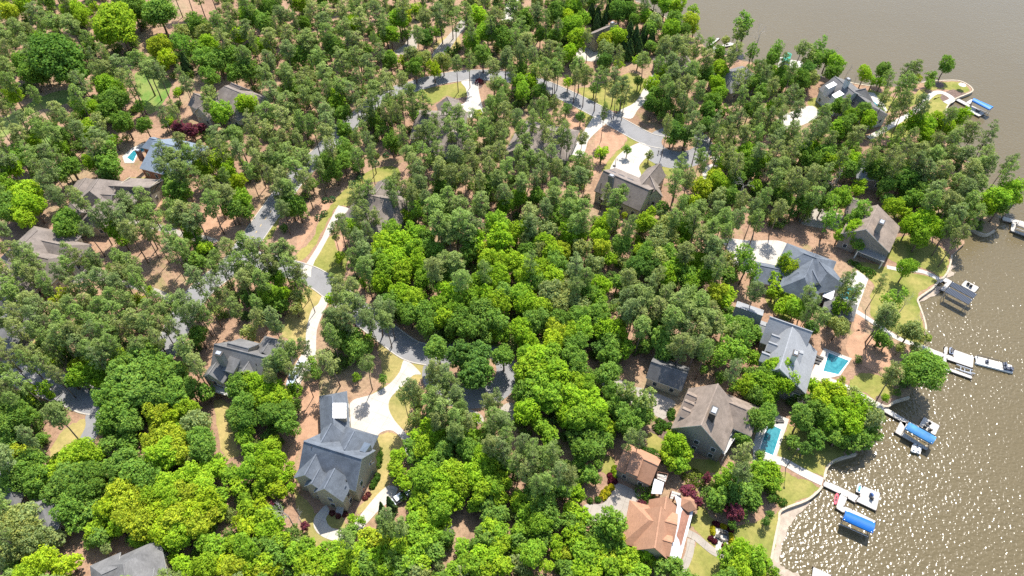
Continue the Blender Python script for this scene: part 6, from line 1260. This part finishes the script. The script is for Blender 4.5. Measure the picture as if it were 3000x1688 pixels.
for _ in range(26000):
    x = rf.uniform(-30, 2900); y = rf.uniform(-35, 1740); p = at(x, y, 8); base_r = 3.0*FPX/depth_at(p)*rf.uniform(.8, 1.1)
    if not clearpx(x, y, base_r): continue
    g0 = gk(x, y); ok = True
    for dx in (-1, 0, 1):
        for dy in (-1, 0, 1):
            for t in grid.get((g0[0]+dx, g0[1]+dy), ()):
                if (t['px']-x)**2+(t['py']-y)**2 < (0.70*(t['r']+base_r)*(1.1 if y < 1000 and x < 1500 else 1))**2: ok = False; break
            if not ok: break
        if not ok: break
    if not ok: continue
    q = at(x, y, 10)
    if not inpoly(q.x+1.5, q.y, landp) or not inpoly(q.x+6, q.y+4, landp): continue
    zk = 'PPPM'
    for Z, ks in ZONES:
        if inpoly(x, y, Z): zk = ks; break
    place(rf.choice(zk), x, y, base_r); grid.setdefault(g0, []).append(TREES[-1]); added += 1
print('TREES listed', NLISTED, 'filled', added)
# landmarks used to tell the trees apart
LM = [('slate-blue-roofed house', 990, 1370), ('orange-roofed lake house', 1930, 1560), ('orange-roofed garage', 1870, 1360), ('brown-taupe lake house', 2070, 1220), ('pale-grey lake house', 2310, 1040), ('dark-slate lake house', 2390, 780), ('plain taupe-gabled lake house', 2570, 670),
 ('two-white-dormer house', 2470, 280), ('fan-driveway house', 1830, 560), ('straight-white-driveway house', 1090, 600), ('curved-pool house', 450, 450), ('rambling taupe house', 320, 570), ('half-hidden left-edge house', 90, 750), ('chimneyed grey house', 700, 1060), ('upper-left hip-roofed house', 640, 290),
 ('bottom-left shaded house', 350, 1660), ('lower cul-de-sac', 1380, 1110), ('upper cul-de-sac', 1990, 425), ('upper lawn loop', 1300, 265), ('small house between evergreens', 1780, 90), ('sunlit green fairway patch', 450, 270), ('left fairway edge', 60, 370), ('road bend with centre dashes', 790, 620), ('shaded asphalt lane', 190, 1150),
 ('lower asphalt driveway', 260, 1270), ('fire-pit terrace', 2130, 1580), ('round waterside tree', 2700, 1080), ('topmost blue canopy', 2870, 310), ('sea-green canopy', 2300, 170), ('right-edge covered dock', 2960, 660), ('lowest curved driveway loop', 950, 1560), ('bare sandy clearing', 1350, 1530), ('shaded grey garage', 1940, 1110),
 ('trunks on bare straw', 460, 770), ('top-centre sand track', 1300, 120), ('middle of central wood', 1500, 800), ('top-left green giant', 340, 80), ('pine-ringed grey house', 1590, 390), ('headland tip', 2850, 560), ('top edge clearing', 570, 20), ('wood below the lower cul-de-sac', 1600, 1330), ('yellow wood at bottom left', 500, 1480), ('pines above the road bend', 850, 380), ('central pine knot', 1330, 680), ('long pine belt', 2030, 950)]
ORD = ['nearest', 'second', 'third', 'fourth', 'fifth', 'sixth', 'seventh', 'eighth', 'ninth', 'tenth', 'eleventh', 'twelfth', 'thirteenth', 'fourteenth', 'fifteenth', 'sixteenth', 'seventeenth', 'eighteenth', 'nineteenth', 'twentieth']
cnt = {}; keep = []; extra = []
cen = lambda t: (t['px']-1500)**2+(t['py']-844)**2
for t in sorted(TREES, key=lambda t: -t['s']*FPX/depth_at(t['p'])*(1 if t['k'] != 'C' else 5)):
    cnt[t['name']] = cnt.get(t['name'], 0)+1
    inside = -t['r']*.7 < t['px'] < 3000+t['r']*.7 and -t['r']*.7 < t['py'] < 1688+t['r']*.7
    (keep if cnt[t['name']] <= 299 and inside else extra).append(t)
bucket = {}
for t in keep:
    d, n, lx, ly = min(((t['px']-x)**2+((t['py']-y)*1.15)**2, n, x, y) for n, x, y in LM)
    dx, dy = t['px']-lx, t['py']-ly; dr = ('right of' if dx > 0 else 'left of') if abs(dx) > abs(dy) else ('below' if dy > 0 else 'above')
    t['d'] = d; bucket.setdefault((t['word'], dr, n), []).append(t)
for (wd, dr, n), L in bucket.items():
    L.sort(key=lambda t: t['d'])
    for i, t in enumerate(L):
        if len(L) == 1: t['label'] = '%s %s the %s' % (wd, dr, n)
        elif i == len(L)-1: t['label'] = '%s %s the %s, farthest of %s such' % (wd, dr, n, ['', '', 'two', 'three', 'four', 'five', 'six', 'seven', 'eight', 'nine', 'ten'][len(L)] if len(L) < 11 else 'many')
        else: t['label'] = '%s %s the %s, %s' % (wd, dr, n, 'nearest of its kind' if i == 0 else ORD[i]+' nearest such')
GRP = {'pine_tree': 'tall pines of the neighbourhood', 'broadleaf_tree': 'broadleaf trees in spring leaf', 'cypress_tree': 'dark cypresses', 'maple_tree': 'purple maples', 'bare_tree': 'bare trees'}
def plant(t, label=True):
    tr, cr, r0, hc = t['mesh']; root = bpy.data.objects.new(t['name'], None); COL.objects.link(root); root.location = t['p']-Vector((0, 0, .05)); root.rotation_euler = (rt.gauss(0, .03), rt.gauss(0, .03), rt.uniform(0, 6.28)); e_ = rt.uniform(.88, 1.14); root.scale = (t['s']*e_, t['s']/e_, t['sz']); root.empty_display_size = .5
    root['label'] = t['label']; root['category'] = t['cat']; root['group'] = GRP[t['name']]
    for n, me in (('trunk', tr), ('crown', cr)):
        o = bpy.data.objects.new(n, me); COL.objects.link(o); o.parent = root; o.color = (*t['col'], 1)
for t in keep: plant(t)
# undergrowth below the trees: saplings and brush that nobody could count
und = []; ru = random.Random(9); NOB = [q for q in NOBASE]
ugrid = {}
for _ in range(20000):
    x = ru.uniform(-60, 2900); y = ru.uniform(-60, 1790); p = at(x, y, 0)
    if not clearpx(x, y-14, 26) or any(inpoly(x, y, P) for P in NOB): continue
    if not inpoly(p.x+3, p.y, landp): continue
    k_ = (int(p.x//3.4), int(p.y//3.4))
    if k_ in ugrid: continue
    if x < 620 and 480 < y < 1000 and ru.random() < .75: continue
    if any(abs(p.x-b.x) < 9 and abs(p.y-b.y) < 9 for b in HC): continue
    if any((p.x-c.x)**2+(p.y-c.y)**2 < 26 for c in ROADPTS): continue
    ugrid[k_] = 1; r_ = ru.uniform(.45, 1.05); pr = PROTO['S'][ru.randrange(4)]
    und.append(dict(k='S', p=Vector((p.x+ru.uniform(-1, 1), p.y+ru.uniform(-1, 1), -pr[3]*r_*.55+ru.uniform(0, .6))), s=r_, sz=r_*.9, mesh=pr, name='under', col=ru.choice([(.14, .24, .05), (.17, .27, .06), (.22, .30, .08), (.11, .19, .05)])))
# the rest of the woods, one mass per kind of foliage, farthest and smallest ones
def mass(name, lst, mat, bark, label):
    if not lst: return
    V, TI, LT, LV, MI = [], [], [], [], []; off = 0
    for t in lst:
        a = rt.uniform(0, 6.28); ca, sa = math.cos(a), math.sin(a); M = np.array([[ca, sa, 0], [-sa, ca, 0], [0, 0, 1]])
        for k, me in enumerate((t['mesh'][1], t['mesh'][0])):
            n = len(me.vertices); co = np.empty(n*3, np.float32); me.vertices.foreach_get('co', co); co = co.reshape(-1, 3)
            lv = np.empty(len(me.loops), np.int32); me.loops.foreach_get('vertex_index', lv); lt = np.empty(len(me.polygons), np.int32); me.polygons.foreach_get('loop_total', lt)
            if k == 0 and t['k'] != 'B': q = int(len(lt)*({'pine_tree': .8, 'under': .4}.get(t['name'], .6))); idx = np.sort(rs_m.permutation(len(lt))[:q]); co = co.reshape(-1, 4, 3)[idx].reshape(-1, 3); n = len(co); lv = np.arange(n, dtype=np.int32); lt = np.full(q, 4, np.int32)
            V.append(co @ M*np.array([t['s'], t['s'], t['sz']])+np.array(t['p'])); TI.append(np.tile(np.array([*t['col'], 1], np.float32), (n, 1))); LV.append(lv+off); LT.append(lt); MI.append(np.full(len(lt), k, np.int32)); off += n
    v = np.concatenate(V).astype(np.float32); lv = np.concatenate(LV); lt = np.concatenate(LT); mi = np.concatenate(MI)
    me = bpy.data.meshes.new(name); me.vertices.add(len(v)); me.vertices.foreach_set('co', v.ravel()); me.loops.add(len(lv)); me.loops.foreach_set('vertex_index', lv)
    me.polygons.add(len(lt)); me.polygons.foreach_set('loop_start', np.concatenate([[0], np.cumsum(lt)[:-1]]).astype(np.int32)); me.polygons.foreach_set('loop_total', lt); me.update(calc_edges=True)
    me.materials.append(mat); me.materials.append(bark); me.polygons.foreach_set('material_index', mi); set_tint(me, np.concatenate(TI))
    o = bpy.data.objects.new(name, me); COL.objects.link(o); o.color = (1, 1, 1, 1); o['kind'] = 'stuff'; o['label'] = label; o['category'] = 'woods'; return o
rs_m = np.random.RandomState(3)
ex = [t for t in extra if t['name'] == 'pine_tree']; mass('distant_pine_wood', ex, M_NEEDLE, M_PBARK, 'mass of small far pine crowns filling the upper woods')
ex = [t for t in extra if t['name'] in ('broadleaf_tree', 'cypress_tree')]; mass('distant_leafy_wood', ex, M_LEAF, M_BARK, 'mass of small broadleaf crowns filling gaps in the woods')
print('counts', cnt, 'extra', len(extra))
mass('undergrowth', und, M_LEAF, M_BARK, 'low green brush and saplings growing under the woods')
print('under', len(und))
